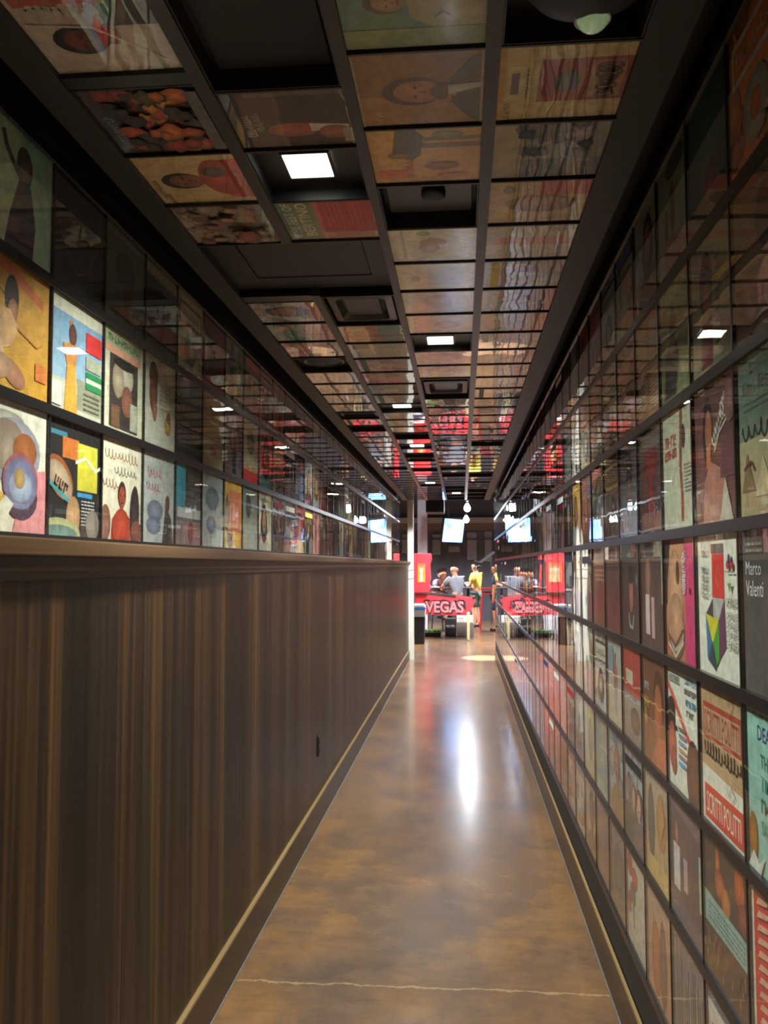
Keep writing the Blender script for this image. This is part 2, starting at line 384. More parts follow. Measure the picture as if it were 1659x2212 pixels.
# ------------------------------------------------------------------ the corridor grid
XR, XL, ZC = 0.551, -1.046, CZ+1.10
PITCH_Y = 0.33
Y_END = 14.70
R_Y0, L_Y0 = 1.8103, 2.124
R_RAIL = [CZ+.7602+.3401-.3401*j for j in range(8)]           # rail centres, top to bottom
L_RAIL = [CZ+1.062, CZ+.7344, CZ+.3999, CZ+.066]
C_X = [(-.8995, -.605), (-.570, -.267), (-.2395, .058), (.0916, .386)]

BX = dict(grey=(176,176,168), green=(176,182,160), beige=(196,176,140), cream=(222,212,184), white=(230,228,214), brown=(112,78,56), dark=(44,40,40),
          maroon=(104,36,40), red=(190,50,52), pink=(214,140,138), teal=(86,142,132), blue=(92,128,164), mustard=(196,150,66), navy=(44,52,84),
          olive=(122,116,72), tan=(176,136,96), mauve=(140,112,124), charcoal=(62,58,58), orange=(206,120,56), silver=(190,192,194))
SKIN = [(214,160,126), (190,128,96), (150,98,72), (226,178,148), (120,78,58)]
HAIR = [(38,28,26), (70,44,30), (120,84,48), (24,22,24), (150,120,70)]
def pick(r, seq): return seq[r.randrange(len(seq))]
def shade(c, k): return tuple(int(max(0, min(255, v*k))) for v in c)
def generic(seed, bias='mix'):
    """an invented record cover; returns the print and a few words on its look"""
    r = random.Random(seed)
    lightn = ['grey','green','beige','cream','white','silver','tan','pink']; darkn = ['brown','dark','maroon','charcoal','navy','olive','mauve','red']; midn = ['teal','blue','mustard','orange','tan','pink','red','olive']
    w = r.random(); pl = .76 if bias == 'light' else (.22 if bias == 'dark' else .45)
    bn = pick(r, lightn) if w < pl else (pick(r, darkn) if w < pl+(1-pl)*.62 else pick(r, midn))
    bg = shade(BX[bn], .9+.2*r.random()); islight = sum(bg) > 420
    ink = pick(r, [(40,36,38), (150,40,40), (50,60,110), (60,80,60)]) if islight else pick(r, [(230,224,206), (220,180,90), (214,120,110), (190,200,206)])
    kind = r.choice(['bust', 'bust', 'person', 'back', 'blocks', 'scene', 'trio', 'title'])
    a = Art(bg, shade(bg, .8+.3*r.random())); sk, hr = pick(r, SKIN), pick(r, HAIR); cl = shade(BX[pick(r, list(BX))], .8)
    if kind != 'back':
        for k in range(9): a.blot(r.random(), r.random(), .1+.12*r.random(), shade(bg, .8+.4*r.random()))
    if kind == 'bust':
        a.bust(.35+.3*r.random(), .52+.1*r.random(), .15+.07*r.random(), sk, hr, cl, long=r.random() < .45)
        a.script(.1, .84, .5+.3*r.random(), .07, ink, seed=seed); d = 'portrait cover'
    elif kind == 'person':
        a.person(.3+.4*r.random(), .05, .75+.15*r.random(), sk, hr, cl, shade(BX[pick(r, list(BX))], .7))
        a.script(.06, .86, .4, .06, ink, seed=seed); a.lines(.06, .78, .28, 4, .03, ink, seed=seed); d = 'standing-figure cover'
    elif kind == 'back':
        a.lines(.06, .9, .4, 22, .035, ink, seed=seed); a.lines(.54, .55, .4, 14, .035, ink, seed=seed+1)
        a.rect(.56, .64, .92, .93, shade(BX[pick(r, list(BX))], .9)); d = 'text-filled sleeve back'
    elif kind == 'blocks':
        for k in range(5):
            x, y = r.random()*.7, r.random()*.7; a.rect(x, y, x+.15+.3*r.random(), y+.15+.3*r.random(), shade(BX[pick(r, list(BX))], 1), shade(BX[pick(r, list(BX))], .9))
        a.rect(.06, .84, .8, .95, ink); d = 'colour-block cover'
    elif kind == 'scene':
        c2 = shade(BX[pick(r, list(BX))], .8); a.poly([(0, 0), (1, 0), (1, .3+.2*r.random()), (.6, .42), (.3, .3), (0, .45)], c2)
        a.ell(.7, .72, .1, .1, pick(r, [(230,190,110), (220,120,80), (236,230,210)])); a.person(.35, .12, .45, sk, hr, cl); a.script(.1, .86, .6, .06, ink, seed=seed); d = 'landscape cover'
    elif kind == 'trio':
        for k, x in enumerate((.22, .5, .78)): a.bust(x, .5+.08*r.random(), .1+.02*r.random(), pick(r, SKIN), pick(r, HAIR), shade(BX[pick(r, list(BX))], .7), long=r.random() < .3)
        a.rect(.08, .8, .92, .9, ink); d = 'three-heads cover'
    else:
        a.rect(.08, .6, .92, .88, ink); a.rect(.12, .64, .88, .84, bg); a.script(.16, .68, .66, .12, ink, seed=seed)
        a.ell(.5, .32, .22, .22, cl); a.ell(.5, .32, .1, .1, bg); d = 'big-title cover'
    return a, bn+' '+d

# ---- covers drawn by hand, from what the photograph shows of each
HAND = {}
def cover(*key):
    def deco(fn): HAND[key] = fn; return fn
    return deco
W_, K_ = (226,224,208), (40,38,38)
@cover('R', 3, -1)
def _():
    a = Art((74,72,72), (92,90,88)); a.ell(.74, .45, .17, .3, (205,203,196)); a.ell(.82, .62, .13, .17, (168,160,150)); a.ell(.80, .74, .16, .1, (50,46,46))
    a.poly([(.55,0),(1,0),(1,.5),(.8,.42),(.66,.4)], (212,210,204)); a.poly([(.7,.02),(.86,.02),(.8,.38),(.74,.36)], (46,44,46)); a.text('Marco', .08, .72, .27, .085, (236,234,226)); a.text('Valenti', .08, .59, .30, .095, (236,234,226)); a.lines(.08, .9, .3, 2, .04, (150,146,140), .018)
    return a, 'dark grey record cover with two white words, face and white suit at one side'
@cover('R', 3, 0)
def _():
    a = Art((222,222,204)); a.rect(.34,.86,.64,.93,(66,60,58)); a.rect(.36,.55,.64,.86,(206,58,50)); a.stroke([(.5,.62),(.44,.7),(.5,.78),(.56,.7),(.5,.62)], .012, (220,110,70))
    a.poly([(.2,.43),(.38,.55),(.38,.4)], (70,64,66)); a.poly([(.38,.55),(.64,.55),(.52,.41),(.38,.41)], (176,178,176)); a.poly([(.64,.55),(.66,.22),(.5,.12),(.52,.41)], (104,58,92))
    a.poly([(.2,.43),(.38,.41),(.52,.41),(.36,.22)], (206,196,50)); a.poly([(.2,.43),(.36,.22),(.24,.1),(.22,.12)], (60,116,150)); a.poly([(.36,.22),(.52,.41),(.51,.12),(.42,.06)], (70,150,62)); a.poly([(.24,.1),(.36,.24),(.44,.1),(.42,.04)], (60,68,84))
    for y in (.84, .72, .66, .6, .54): a.word(7, .12, y-.0, .18, .045, (120,118,112))
    for y in (.5, .42, .36, .3, .22): a.text('OF BLUES', .7, y, .26, .045 if y not in (.5, .22) else .06, (96,94,92))
    a.ell(.76,.78,.03,.03,(190,50,60)); a.ell(.84,.78,.03,.03,(190,50,60)); a.ell(.8,.82,.03,.035,(50,54,120)); a.poly([(.76,.66),(.84,.66),(.8,.6)], (110,140,60)); a.lines(.72,.73,.2,1,.03,(120,116,112))
    return a, 'white cover with red panel and coloured cube beside grey lettering'
@cover('R', 3, 1)
def _():
    a = Art((198,144,108), (170,112,84)); a.rect(.62,0,1,1,(206,70,118),(196,62,108)); a.poly([(0,1),(0,.4),(.1,.5),(.14,.9),(.2,1)], (60,44,40)); a.ell(.32,.5,.26,.42,(214,164,128)); a.ell(.34,.22,.27,.22,(150,104,78)); a.ell(.34,.28,.25,.22,(222,208,190)); a.ell(.34,.33,.24,.22,(206,156,122))
    a.stroke([(.08,.2),(.3,.1),(.58,.26)], .03, (96,70,56)); a.stroke([(.08,.12),(.32,.02),(.58,.16)], .03, (196,180,164)); a.ell(.42,.72,.05,.1,(92,64,56)); a.script(.7,.55,.34,.14,(236,190,206), rot=90, seed=3); a.ell(.8,.58,.02,.03,(90,40,60))
    return a, 'close-up face with necklaces beside a hot pink strip of white script'
@cover('R', 3, 2)
def _():
    a = Art((60,54,56), (92,72,70)); a.ell(.3,.66,.12,.2,(160,116,100)); a.rect(.18,.12,.36,.5,(206,190,184)); a.rect(.44,.1,.56,.48,(190,160,150)); a.rect(.86,.42,.9,.86,(150,168,140)); a.lines(.1,.9,.5,2,.05,(120,112,108),.02)
    return a, 'charcoal cover with two pale shirts and a reddish face'
@cover('R', 3, 3)
def _():
    a = Art((54,54,56), (80,64,66)); a.ell(.5,.5,.11,.22,(190,128,104)); a.ell(.5,.68,.14,.1,(36,34,38)); a.stroke([(.36,.28),(.42,.14),(.56,.12),(.62,.26)], .035, (190,188,176)); a.word(5, .3,.86,.4,.05,(160,164,160)); a.ell(.8,.62,.06,.06,(90,130,124))
    return a, 'dark cover with a slim reddish face and pale collar loop'
@cover('R', 3, 4)
def _():
    a = Art((70,60,60), (128,70,66)); a.ell(.5,.45,.2,.28,(110,66,62)); a.rect(0,.8,1,1,(110,72,72)); a.lines(.1,.88,.7,2,.05,(170,150,146),.02); return a, 'dusky cover fading from grey to dark red'
@cover('R', 3, 5)
def _():
    a = Art((150,70,58), (120,66,50)); a.rect(0,.78,1,1,(178,150,138)); a.ell(.5,.4,.25,.2,(128,52,46)); a.lines(.1,.7,.8,3,.06,(200,160,140),.02); return a, 'rust red cover with a pale top band'
@cover('R', 4, -1)
def _():
    a = Art((150,200,186), (138,180,168)); a.word(13, .12,.93,.7,.03,(90,110,106)); a.text('DEAN MARTIN', .2,.80,.76,.09,(44,62,120), bold=.01)
    for i, (t, w) in enumerate((('THIS',.2), ('TIME',.22), ("I'M",.14), ('SWINGIN!',.34))): a.text(t, .24,.64-i*.13, w,.085,(40,140,128) if i % 2 else (52,120,104), bold=.01)
    a.poly([(.42,0),(1,0),(1,.44),(.88,.48),(.72,.3),(.5,.2)], (66,52,50)); a.ell(.86,.56,.11,.16,(88,60,52)); a.ell(.86,.66,.14,.07,(52,42,42)); a.ell(.1,.2,.07,.15,(170,112,44)); a.poly([(0,0),(.22,0),(.3,.14),(.2,.06),(.1,.12)], (206,210,202))
    return a, 'mint green cover with navy name lettering and a dark-suited man in hat'
@cover('R', 4, 0)
def _():
    a = Art((178,150,112), (186,156,118)); a.rect(0,0,1,.42,(226,224,206)); a.poly([(0,.48),(0,.40),(1,.36),(1,.44)], (178,150,112)); a.rect(.06,.6,.92,.86,(168,70,58)); a.rect(.08,.63,.9,.82,(186,150,118)); a.text('SCRITTI POLITTI', .1,.64,.78,.165,(160,70,58), bold=.005)
    a.script(.08,.47,.86,.12,(70,56,48), n=13, seed=5); a.rect(.07,.03,.93,.27,(194,58,44)); a.text('SCRITTI POLITTI', .12,.07,.76,.15,(232,214,196), bold=.004); a.stroke([(.66,.9),(.72,.97),(.78,.92),(.7,.84),(.76,.8)], .007, (120,96,72)); a.stroke([(.64,.3),(.7,.38),(.78,.33),(.72,.28)], .007, (90,84,80))
    return a, 'tan and white cover with two red lettered banners and black script'
@cover('R', 4, 1)
def _():
    a = Art((224,224,206)); a.word(13, .04,.86,.36,.07,(70,74,68)); a.word(10, .56,.9,.4,.055,(70,140,170)); a.word(8, .54,.82,.36,.05,(120,110,120)); a.word(8, .58,.73,.38,.055,(70,150,180)); a.word(3, .6,.65,.24,.05,(120,124,96))
    a.stroke([(0,.84),(.2,.74),(.42,.6),(.62,.48),(.74,.44),(1,.4)], .06, (214,98,84)); a.rect(.02,.5,.24,.7,(56,46,42)); a.ell(.13,.7,.1,.04,(64,54,48)); a.rect(.0,.48,.3,.52,(50,42,40)); a.ell(.14,.34,.12,.2,(206,104,82)); a.ell(.18,.22,.08,.12,(180,86,74))
    for k in range(6): a.rect(.36,.5-.055*k,.58,.53-.055*k,[(110,116,104),(150,140,160),(130,160,190),(190,160,110),(150,120,150),(90,160,200)][k])
    a.ell(.8,.2,.19,.3,(104,66,52)); return a, 'white cover with curving red ribbon, tall dark hat and large brown oval'
@cover('R', 4, 2)
def _():
    a = Art((110,70,56), (150,98,62)); a.ell(.64,.62,.2,.28,(96,60,46)); a.ell(.62,.5,.16,.26,(204,120,78)); a.poly([(.3,0),(1,0),(.9,.3),(.6,.28)], (190,112,72)); a.word(4, .06,.66,.2,.07,(220,214,200)); a.word(5, .06,.5,.2,.09,(210,180,60)); a.ell(.12,.4,.08,.1,(176,140,70)); return a, 'warm brown cover of an orange-lit face with yellow and white words'
@cover('R', 4, 3)
def _():
    a = Art((190,74,62), (176,64,56)); a.rect(0,0,1,.5,(166,160,152),(140,122,104)); a.rect(.14,.6,.5,.74,(214,200,180)); a.ell(.6,.24,.24,.14,(118,106,96)); a.rect(0,.49,1,.53,(206,106,88)); return a, 'cover with red upper half, small cream label and stone grey lower half'
@cover('R', 4, 4)
def _():
    a = Art((184,190,180), (206,196,166)); a.person(.5,.1,.7,(210,150,120),(90,70,60),(176,110,104),(150,170,190)); a.rect(.1,.6,.4,.9,(136,170,190)); return a, 'pale blue and cream cover with a slender standing figure'
@cover('R', 5, -1)
def _():
    a = Art((226,220,198)); a.rect(.05,.02,.42,.99,(196,54,46));
    for k in range(12): a.poly([(.12,.02+.078*k),(.3,.06+.078*k),(.34,.1+.078*k),(.16,.07+.078*k)], (214,160,136))
    a.rect(.46,.02,1,.99,(214,210,190)); a.ell(.7,.62,.14,.2,(120,60,70)); a.rect(.5,.1,.95,.36,(60,70,110)); return a, 'cream cover with a red column of slanting pale stripes'
@cover('R', 5, 0)
def _():
    a = Art((74,56,48), (82,62,50)); a.ell(.32,.82,.05,.16,(196,110,56)); a.ell(.36,.7,.12,.1,(186,104,62)); a.ell(.5,.62,.1,.1,(206,128,60)); a.ell(.8,.84,.1,.14,(196,96,50)); a.ell(.86,.66,.1,.1,(150,80,60)); a.poly([(0,.56),(0,.34),(1,.36),(1,.54)], (140,174,160)); a.lines(.1,.49,.8,4,.035,(90,116,124),.014); 
    for k in range(26): a.ell(.05+.9*rnd.random(), .05+.28*rnd.random(), .012, .035, pick(rnd, [(170,110,60), (150,120,100), (120,86,60)]), 0, 8)
    return a, 'dark brown cover of orange-lit players above a pale green text band'
@cover('R', 5, 1)
def _():
    a = Art((98,78,80), (84,66,64)); a.rect(.08,.24,.28,.6,(206,202,196)); a.rect(.4,.3,.52,.56,(176,150,150)); a.ell(.2,.7,.05,.1,(196,120,86)); a.rect(.86,.3,.94,.72,(160,182,150)); a.poly([(0,0),(1,0),(1,.14),(0,.24)], (92,82,90)); a.poly([(0,1),(1,1),(1,.8),(0,.92)], (120,96,96)); return a, 'purple-brown cover with white shirtfronts and a green edge stripe'
@cover('R', 5, 2)
def _():
    a = Art((166,156,136), (196,162,106)); a.ell(.24,.5,.14,.36,(112,104,92)); a.ell(.66,.6,.2,.26,(206,156,92)); a.stroke([(.7,.8),(.8,.62),(.66,.44)], .03, (110,80,60)); a.rect(.1,0,1,.2,(206,172,110)); return a, 'grey and gold cover with a tall shadowed figure'
@cover('R', 6, 0)
def _():
    a = Art((212,206,190)); a.rect(0,.86,1,1,(96,104,120)); a.lines(.1,.7,.4,4,.05,(120,112,112),.02); a.ell(.6,.3,.2,.16,(170,150,140)); return a, 'off-white cover with a slate band along its top'
@cover('R', 6, 1)
def _():
    a = Art((120,112,120), (112,108,100)); 
    for k in range(14): x = .04+.068*k; a.rect(x,.02,x+.03,.6+.35*rnd.random(), pick(rnd, [(140,140,70), (122,108,140), (160,156,96), (98,90,104), (130,128,120)]))
    return a, 'grey cover streaked with mauve and olive vertical strokes'
@cover('R', 6, 2)
def _():
    a = Art((182,150,120), (196,140,100)); a.ell(.35,.36,.2,.34,(196,116,66)); a.ell(.62,.4,.14,.4,(140,96,72)); a.rect(0,.9,1,1,(150,140,130)); return a, 'tan cover with orange and brown leaning figures'
@cover('R', 6, 3)
def _():
    a = Art((206,200,182), (186,186,178)); a.ell(.16,.8,.14,.12,(190,66,56)); a.ell(.4,.72,.14,.12,(196,76,70)); a.ell(.3,.54,.14,.12,(122,110,84)); a.ell(.12,.4,.08,.12,(200,80,56)); a.stroke([(.3,.5),(.36,.2)], .05, (108,120,80)); return a, 'pale cover with red blooms down one side'
@cover('R', 6, 4)
def _(): a = Art((128,124,114), (104,88,72)); a.ell(.5,.5,.3,.3,(112,104,96)); return a, 'plain grey-brown cover with a faint disc'
@cover('R', 6, 5)
def _(): a = Art((140,106,96), (128,92,78)); a.rect(.1,.1,.5,.9,(150,116,108)); return a, 'dusty rose-brown cover with a paler panel'
@cover('R', 5, 6)
def _(): a = Art((198,180,92), (178,162,96)); a.ell(.5,.5,.2,.3,(150,136,80)); return a, 'mustard yellow cover with a darker oval'
@cover('R', 2, -1)
def _():
    a = Art((96,128,116), (140,150,128)); a.rect(0,0,1,.48,(184,178,138),(176,160,122)); a.text('film festival', .1,.76,.7,.09,(58,72,68)); a.word(1, .24,.88,.06,.07,(70,84,80)); a.lines(.1,.7,.6,2,.04,(88,110,102)); a.script(.06,.46,.86,.13,(64,60,54), n=8, seed=9)
    a.poly([(.06,.16),(.16,.4),(.3,.16)], (140,116,84)); a.poly([(.3,.12),(.44,.36),(.6,.12)], (206,196,158)); a.poly([(.6,.1),(.66,.3),(.9,.28),(.96,.1)], (160,150,128)); a.stroke([(.1,.3),(.24,.34),(.3,.28)], .02, (112,70,60)); a.ell(.8,.2,.05,.05,(70,76,78)); return a, 'sea green to straw cover with film festival lettering and sketched tents'
@cover('R', 2, 0)
def _():
    a = Art((86,54,52), (120,76,72)); a.ell(.34,.66,.12,.26,(28,24,26)); a.ell(.36,.66,.085,.16,(176,110,84)); a.rect(.3,.4,.4,.56,(190,114,74)); a.poly([(.2,0),(.9,0),(.7,.36),(.4,.44),(.24,.3)], (176,122,106)); a.rect(.62,.3,.98,.5,(110,66,70)); a.stroke([(.5,.5),(.62,.62),(.8,.7)], .02, (196,186,166)); a.script(.52,.5,.44,.16,(206,200,184), rot=40, seed=4); a.ell(.86,.8,.12,.14,(150,104,104)); a.poly([(.6,0),(.9,0),(.74,.3)], (200,190,172)); return a, 'dark wine cover of a black-haired woman with white diagonal script'
@cover('R', 2, 1)
def _():
    a = Art((172,174,152), (178,178,158)); a.stroke([(.62,.96),(.6,.74),(.58,.5),(.62,.3),(.62,.06)], .08, (128,72,58)); a.ell(.68,.74,.06,.1,(66,50,50)); a.ell(.62,.92,.05,.06,(120,80,66)); a.word(4, .1,.7,.36,.1,(178,76,66)); a.word(5, .08,.6,.4,.08,(184,84,72)); a.lines(.7,.5,.2,8,.03,(120,124,110)); return a, 'pale grey-green cover with a very thin red-brown standing woman'
@cover('R', 2, 2)
def _():
    a = Art((86,66,60), (70,50,50)); a.ell(.5,.66,.28,.2,(124,46,46)); a.ell(.5,.3,.14,.24,(140,44,52)); a.rect(.1,.8,.9,.95,(108,92,84)); a.rect(.1,.02,.9,.2,(130,90,84)); return a, 'murky maroon cover with blotted crimson shapes'
@cover('R', 2, 3)
def _():
    a = Art((70,68,70), (124,126,136)); a.ell(.5,.7,.16,.2,(40,42,50)); a.ell(.5,.45,.1,.2,(150,110,92)); a.rect(0,0,1,.3,(150,160,176)); return a, 'slate cover darkening to the top with a pale lower third'
@cover('R', 1, -1)
def _(): a = Art((110,92,66), (96,66,48)); a.ell(.6,.7,.2,.2,(58,48,42)); a.rect(0,.3,1,.42,(120,88,60)); return a, 'brown and ochre banded cover'
@cover('R', 1, 0)
def _():
    a = Art((128,128,108), (138,136,112)); a.ell(.38,.66,.16,.24,(52,40,40)); a.ell(.4,.56,.1,.12,(150,92,80)); a.poly([(.24,.06),(.52,.06),(.52,.44),(.28,.46)], (112,50,54)); a.script(.72,.16,.66,.14,(70,76,66), rot=90, seed=8); return a, 'grey-green cover of a dark-haired figure in red with upright script'
@cover('R', 1, 1)
def _():
    a = Art((136,146,112), (128,136,104)); a.poly([(.1,.05),(.5,.05),(.62,.4),(.4,.62),(.16,.4)], (62,62,58)); a.ell(.42,.66,.1,.14,(76,76,66)); a.poly([(0,1),(1,1),(1,.9),(0,.82)], (168,170,140)); return a, 'moss green cover with a crouching black silhouette'
@cover('R', 0, 0)
def _(): a = Art((58,84,84), (48,56,56)); a.ell(.5,.5,.26,.3,(70,104,96)); a.ell(.55,.3,.16,.14,(120,60,54)); return a, 'deep teal cover with a shadowed oval'
@cover('R', 0, 1)
def _():
    a = Art((134,144,122), (122,130,116)); a.ell(.5,.56,.08,.22,(120,62,60)); a.ell(.3,.44,.06,.18,(110,64,66)); a.poly([(.2,0),(.8,0),(.7,.3),(.3,.34)], (130,96,92)); a.ell(.6,.9,.3,.1,(70,84,72)); return a, 'sage cover with two small red figures'
@cover('L', 0, -1)
def _():
    a = Art((150,214,180), (196,240,214)); a.rect(0,0,.5,1,(190,226,190),(212,238,200)); a.poly([(.28,0),(.7,0),(.74,.3),(.66,.6),(.58,.66),(.48,.6),(.36,.3)], (74,66,84)); a.ell(.56,.74,.12,.16,(62,44,40)); a.ell(.56,.68,.07,.1,(120,84,70)); a.stroke([(.5,.62),(.3,.78),(.24,.9)], .06, (66,56,62)); return a, 'mint cover of a woman in long dark dress raising one arm'  # inks brightened to stand in for light that misses this cover
@cover('L', 0, 0)
def _(): a = Art((26,25,24), (34,31,28)); a.stroke([(.1,.56),(.3,.3),(.5,.2),(.7,.3),(.8,.5)], .01, (120,96,60)); a.ell(.4,.6,.2,.2,(40,37,34)); return a, 'nearly black cover with a faint golden arc'
@cover('L', 0, 1)
def _(): a = Art((92,92,84), (84,80,74)); a.ell(.5,.6,.24,.2,(70,70,68)); a.ell(.55,.36,.1,.16,(92,58,58)); a.rect(0,.9,1,1,(120,120,104)); return a, 'smoky grey cover with a dim head'
@cover('L', 0, 2)
def _(): a = Art((36,34,34), (52,44,42)); a.rect(0,.84,1,1,(148,146,126)); return a, 'black cover with a pale strip on top'
@cover('L', 0, 4)
def _(): a = Art((112,44,44), (130,54,50)); a.rect(.2,.2,.8,.75,(60,50,50)); return a, 'brick red cover framing a dark picture'
@cover('L', 1, -1)
def _():
    a = Art((206,150,56), (214,158,50)); a.poly([(0,.98),(.5,.84),(.9,.74),(.9,.82),(.4,.98)], (206,112,64)); a.stroke([(0,.86),(.3,.72),(.5,.66)], .012, (128,96,54)); a.ell(.42,.72,.1,.17,(66,42,36)); a.ell(.44,.62,.07,.09,(196,136,96)); a.poly([(.12,.6),(.4,.62),(.52,.5),(.42,.34),(.3,.3),(.1,.42)], (222,172,118)); a.poly([(.06,.4),(.3,.36),(.36,.12),(.2,.06),(.02,.18)], (226,184,142)); a.ell(.46,.14,.18,.09,(206,140,102), -20); a.ell(.24,.16,.2,.1,(222,172,132), 10); a.stroke([(.5,.5),(.8,.42),(.88,.46)], .012, (176,118,52)); a.rect(.78,.16,.96,.3,(214,122,50)); return a, 'golden orange cover of a dark-haired seated woman'
@cover('L', 1, 0)
def _():
    a = Art((120,160,196), (160,186,200)); a.rect(0,.86,1,1,(214,212,192)); a.rect(0,0,1,.28,(196,192,170)); a.rect(.5,.06,1,.34,(150,150,128)); a.stroke([(.36,.82),(.42,.66),(.34,.56)], .07, (190,120,72)); a.ell(.4,.7,.07,.1,(110,64,44)); a.poly([(.22,.6),(.5,.62),(.46,.44),(.3,.42)], (206,136,70)); a.poly([(.3,.42),(.46,.44),(.5,.02),(.26,.02)], (222,160,62)); a.rect(.66,.62,.98,.8,(206,52,50)); a.rect(.66,.46,.98,.58,(170,172,150)); a.rect(.66,.28,.98,.44,(38,132,78)); a.rect(.66,.34,.98,.38,(206,210,190)); a.lines(.62,.22,.34,4,.045,(110,106,90),.016); a.rect(0,.04,.2,.24,(220,218,206)); return a, 'sky blue cover of a swimmer with red, white and green blocks'
@cover('L', 1, 1)
def _():
    a = Art((206,202,176)); a.rect(.06,.84,.94,.97,(150,170,128)); a.word(10, .12,.87,.76,.07,(96,108,84)); a.rect(.06,.76,.94,.84,(206,150,124)); a.rect(.16,.04,.86,.76,(62,52,48)); a.ell(.54,.58,.2,.16,(196,186,166)); a.ell(.36,.52,.14,.18,(176,160,132)); a.ell(.58,.34,.14,.16,(150,96,80)); a.rect(.2,.04,.4,.26,(110,80,58)); a.rect(.66,.06,.84,.34,(170,168,150)); a.ell(.5,.7,.26,.05,(40,36,38)); return a, 'cream-bordered cover with green title band over a dark photograph'
@cover('L', 1, 2)
def _():
    a = Art((188,184,160), (196,196,182)); a.ell(.3,.78,.13,.16,(66,52,48)); a.ell(.3,.6,.12,.24,(130,80,66)); a.ell(.34,.4,.07,.12,(170,112,96)); a.ell(.76,.3,.1,.12,(196,160,80)); a.ell(.78,.38,.06,.07,(130,90,70)); a.lines(.5,.7,.4,6,.05,(150,150,132)); return a, 'light khaki cover with a long dark-haired head and small yellow figure'
@cover('L', 1, 3)
def _(): a = Art((70,110,142), (54,64,78)); a.rect(0,0,1,.72,(52,52,56)); a.ell(.5,.6,.3,.16,(70,66,70)); a.lines(.1,.4,.8,6,.05,(104,104,108),.02); return a, 'black cover with a deep blue top'
@cover('L', 1, 4)
def _(): a = Art((176,140,112), (190,176,140)); a.lines(.1,.7,.8,10,.05,(150,132,104)); a.ell(.5,.24,.14,.06,(196,130,110)); return a, 'buff cover with pinkish top and faint lettering'
@cover('L', 1, 6)
def _(): a = Art((206,198,168)); a.rect(0,0,1,.22,(186,46,48)); a.poly([(0,.2),(.3,.3),(.5,.22),(.7,.3),(1,.2)], (206,150,80)); a.ell(.5,.66,.24,.2,(150,150,130)); return a, 'cream cover with a scarlet foot'
@cover('L', 2, -1)
def _():
    a = Art((228,224,206), (232,226,204)); a.ell(.4,.86,.24,.06,(200,196,180)); a.ell(.5,.62,.4,.26,(196,192,204)); a.ell(.4,.66,.26,.2,(176,150,130)); a.ell(.4,.62,.16,.16,(188,166,144)); a.ell(.66,.64,.18,.14,(196,112,58)); a.poly([(.5,0),(1,0),(1,.52),(.8,.5),(.6,.3)], (226,146,150)); a.poly([(0,0),(.3,0),(.46,.24),(.2,.36),(0,.32)], (224,180,84)); a.ell(.62,.28,.24,.18,(86,74,96)); a.ell(.6,.4,.26,.22,(206,120,136)); a.ell(.6,.38,.24,.2,(150,150,190)); a.ell(.6,.36,.17,.12,(190,204,232)); a.ell(.58,.42,.08,.08,(206,170,110)); a.ell(.06,.5,.2,.28,(202,188,52)); a.poly([(.06,0),(.3,0),(.5,.22),(.38,.28)], (232,228,208)); return a, 'white cover picturing colourful egg cups, pink and yellow'
@cover('L', 2, 0)
def _():
    a = Art((30,29,32), (36,32,34)); a.rect(.02,.86,.34,.9,(60,130,150)); a.rect(.26,.68,.56,.86,(206,116,50)); a.rect(.54,.62,.94,.84,(206,200,66)); a.rect(.54,.42,.94,.62,(198,188,58)); a.stroke([(.5,.66),(.7,.72),(.9,.62),(1,.66)], .03, (222,220,200)); a.rect(.54,.36,.84,.4,(60,140,190)); a.ell(.22,.5,.26,.16,(196,108,48), -30); a.ell(.22,.48,.24,.13,(206,180,150), -30); a.poly([(0,.44),(.4,.28),(.4,.32),(0,.48)], (70,150,160)); a.lines(.62,.32,.26,8,.03,(196,196,196),.012); a.ell(.46,.18,.13,.18,(206,160,112)); a.ell(.2,.02,.4,.14,(206,206,150)); a.ell(.2,0,.36,.1,(128,160,150)); a.ell(.84,.12,.14,.14,(140,130,124)); a.word(3, .1,.44,.26,.09,(90,60,44), rot=-20); return a, 'black comic-style cover with yellow and orange word blocks'
@cover('L', 2, 1)
def _():
    a = Art((224,216,194)); a.script(.08,.78,.8,.12,(170,126,84), n=10, seed=12); a.script(.3,.64,.56,.1,(110,100,84), n=7, seed=13); a.script(.04,.5,.36,.1,(186,130,96), n=5, seed=14); a.bust(.5,.44,.11,(176,84,60),(70,44,36),(196,70,52)); a.ell(.48,.12,.22,.2,(206,78,56)); a.ell(.82,.28,.12,.3,(66,54,54)); a.ell(.86,.1,.14,.12,(150,90,80)); a.ell(.1,.16,.12,.18,(150,100,80)); return a, 'cream cover with scribbled script and a figure in red'
@cover('L', 2, 2)
def _():
    a = Art((178,182,178), (186,190,188)); a.script(.16,.72,.42,.12,(196,96,130), n=5, seed=15); a.script(.12,.56,.4,.12,(200,104,140), n=5, seed=16); a.ell(.4,.36,.24,.12,(140,148,170)); a.ell(.36,.2,.22,.1,(136,146,176)); a.poly([(.62,0),(.98,0),(.9,.3),(.72,.44)], (66,62,62)); a.ell(.78,.46,.07,.1,(120,78,62)); return a, 'pale grey cover with pink script and a dark-clad figure'
@cover('L', 2, 3)
def _(): a = Art((58,58,64), (120,110,112)); a.rect(0,.4,.4,1,(66,158,182)); a.rect(.1,.34,1,.46,(206,206,206)); a.rect(0,0,1,.3,(150,130,126)); a.ell(.6,.16,.1,.14,(160,60,60)); a.lines(.46,.86,.46,8,.05,(120,120,122),.018); return a, 'black cover with a cyan side panel and white stripe'
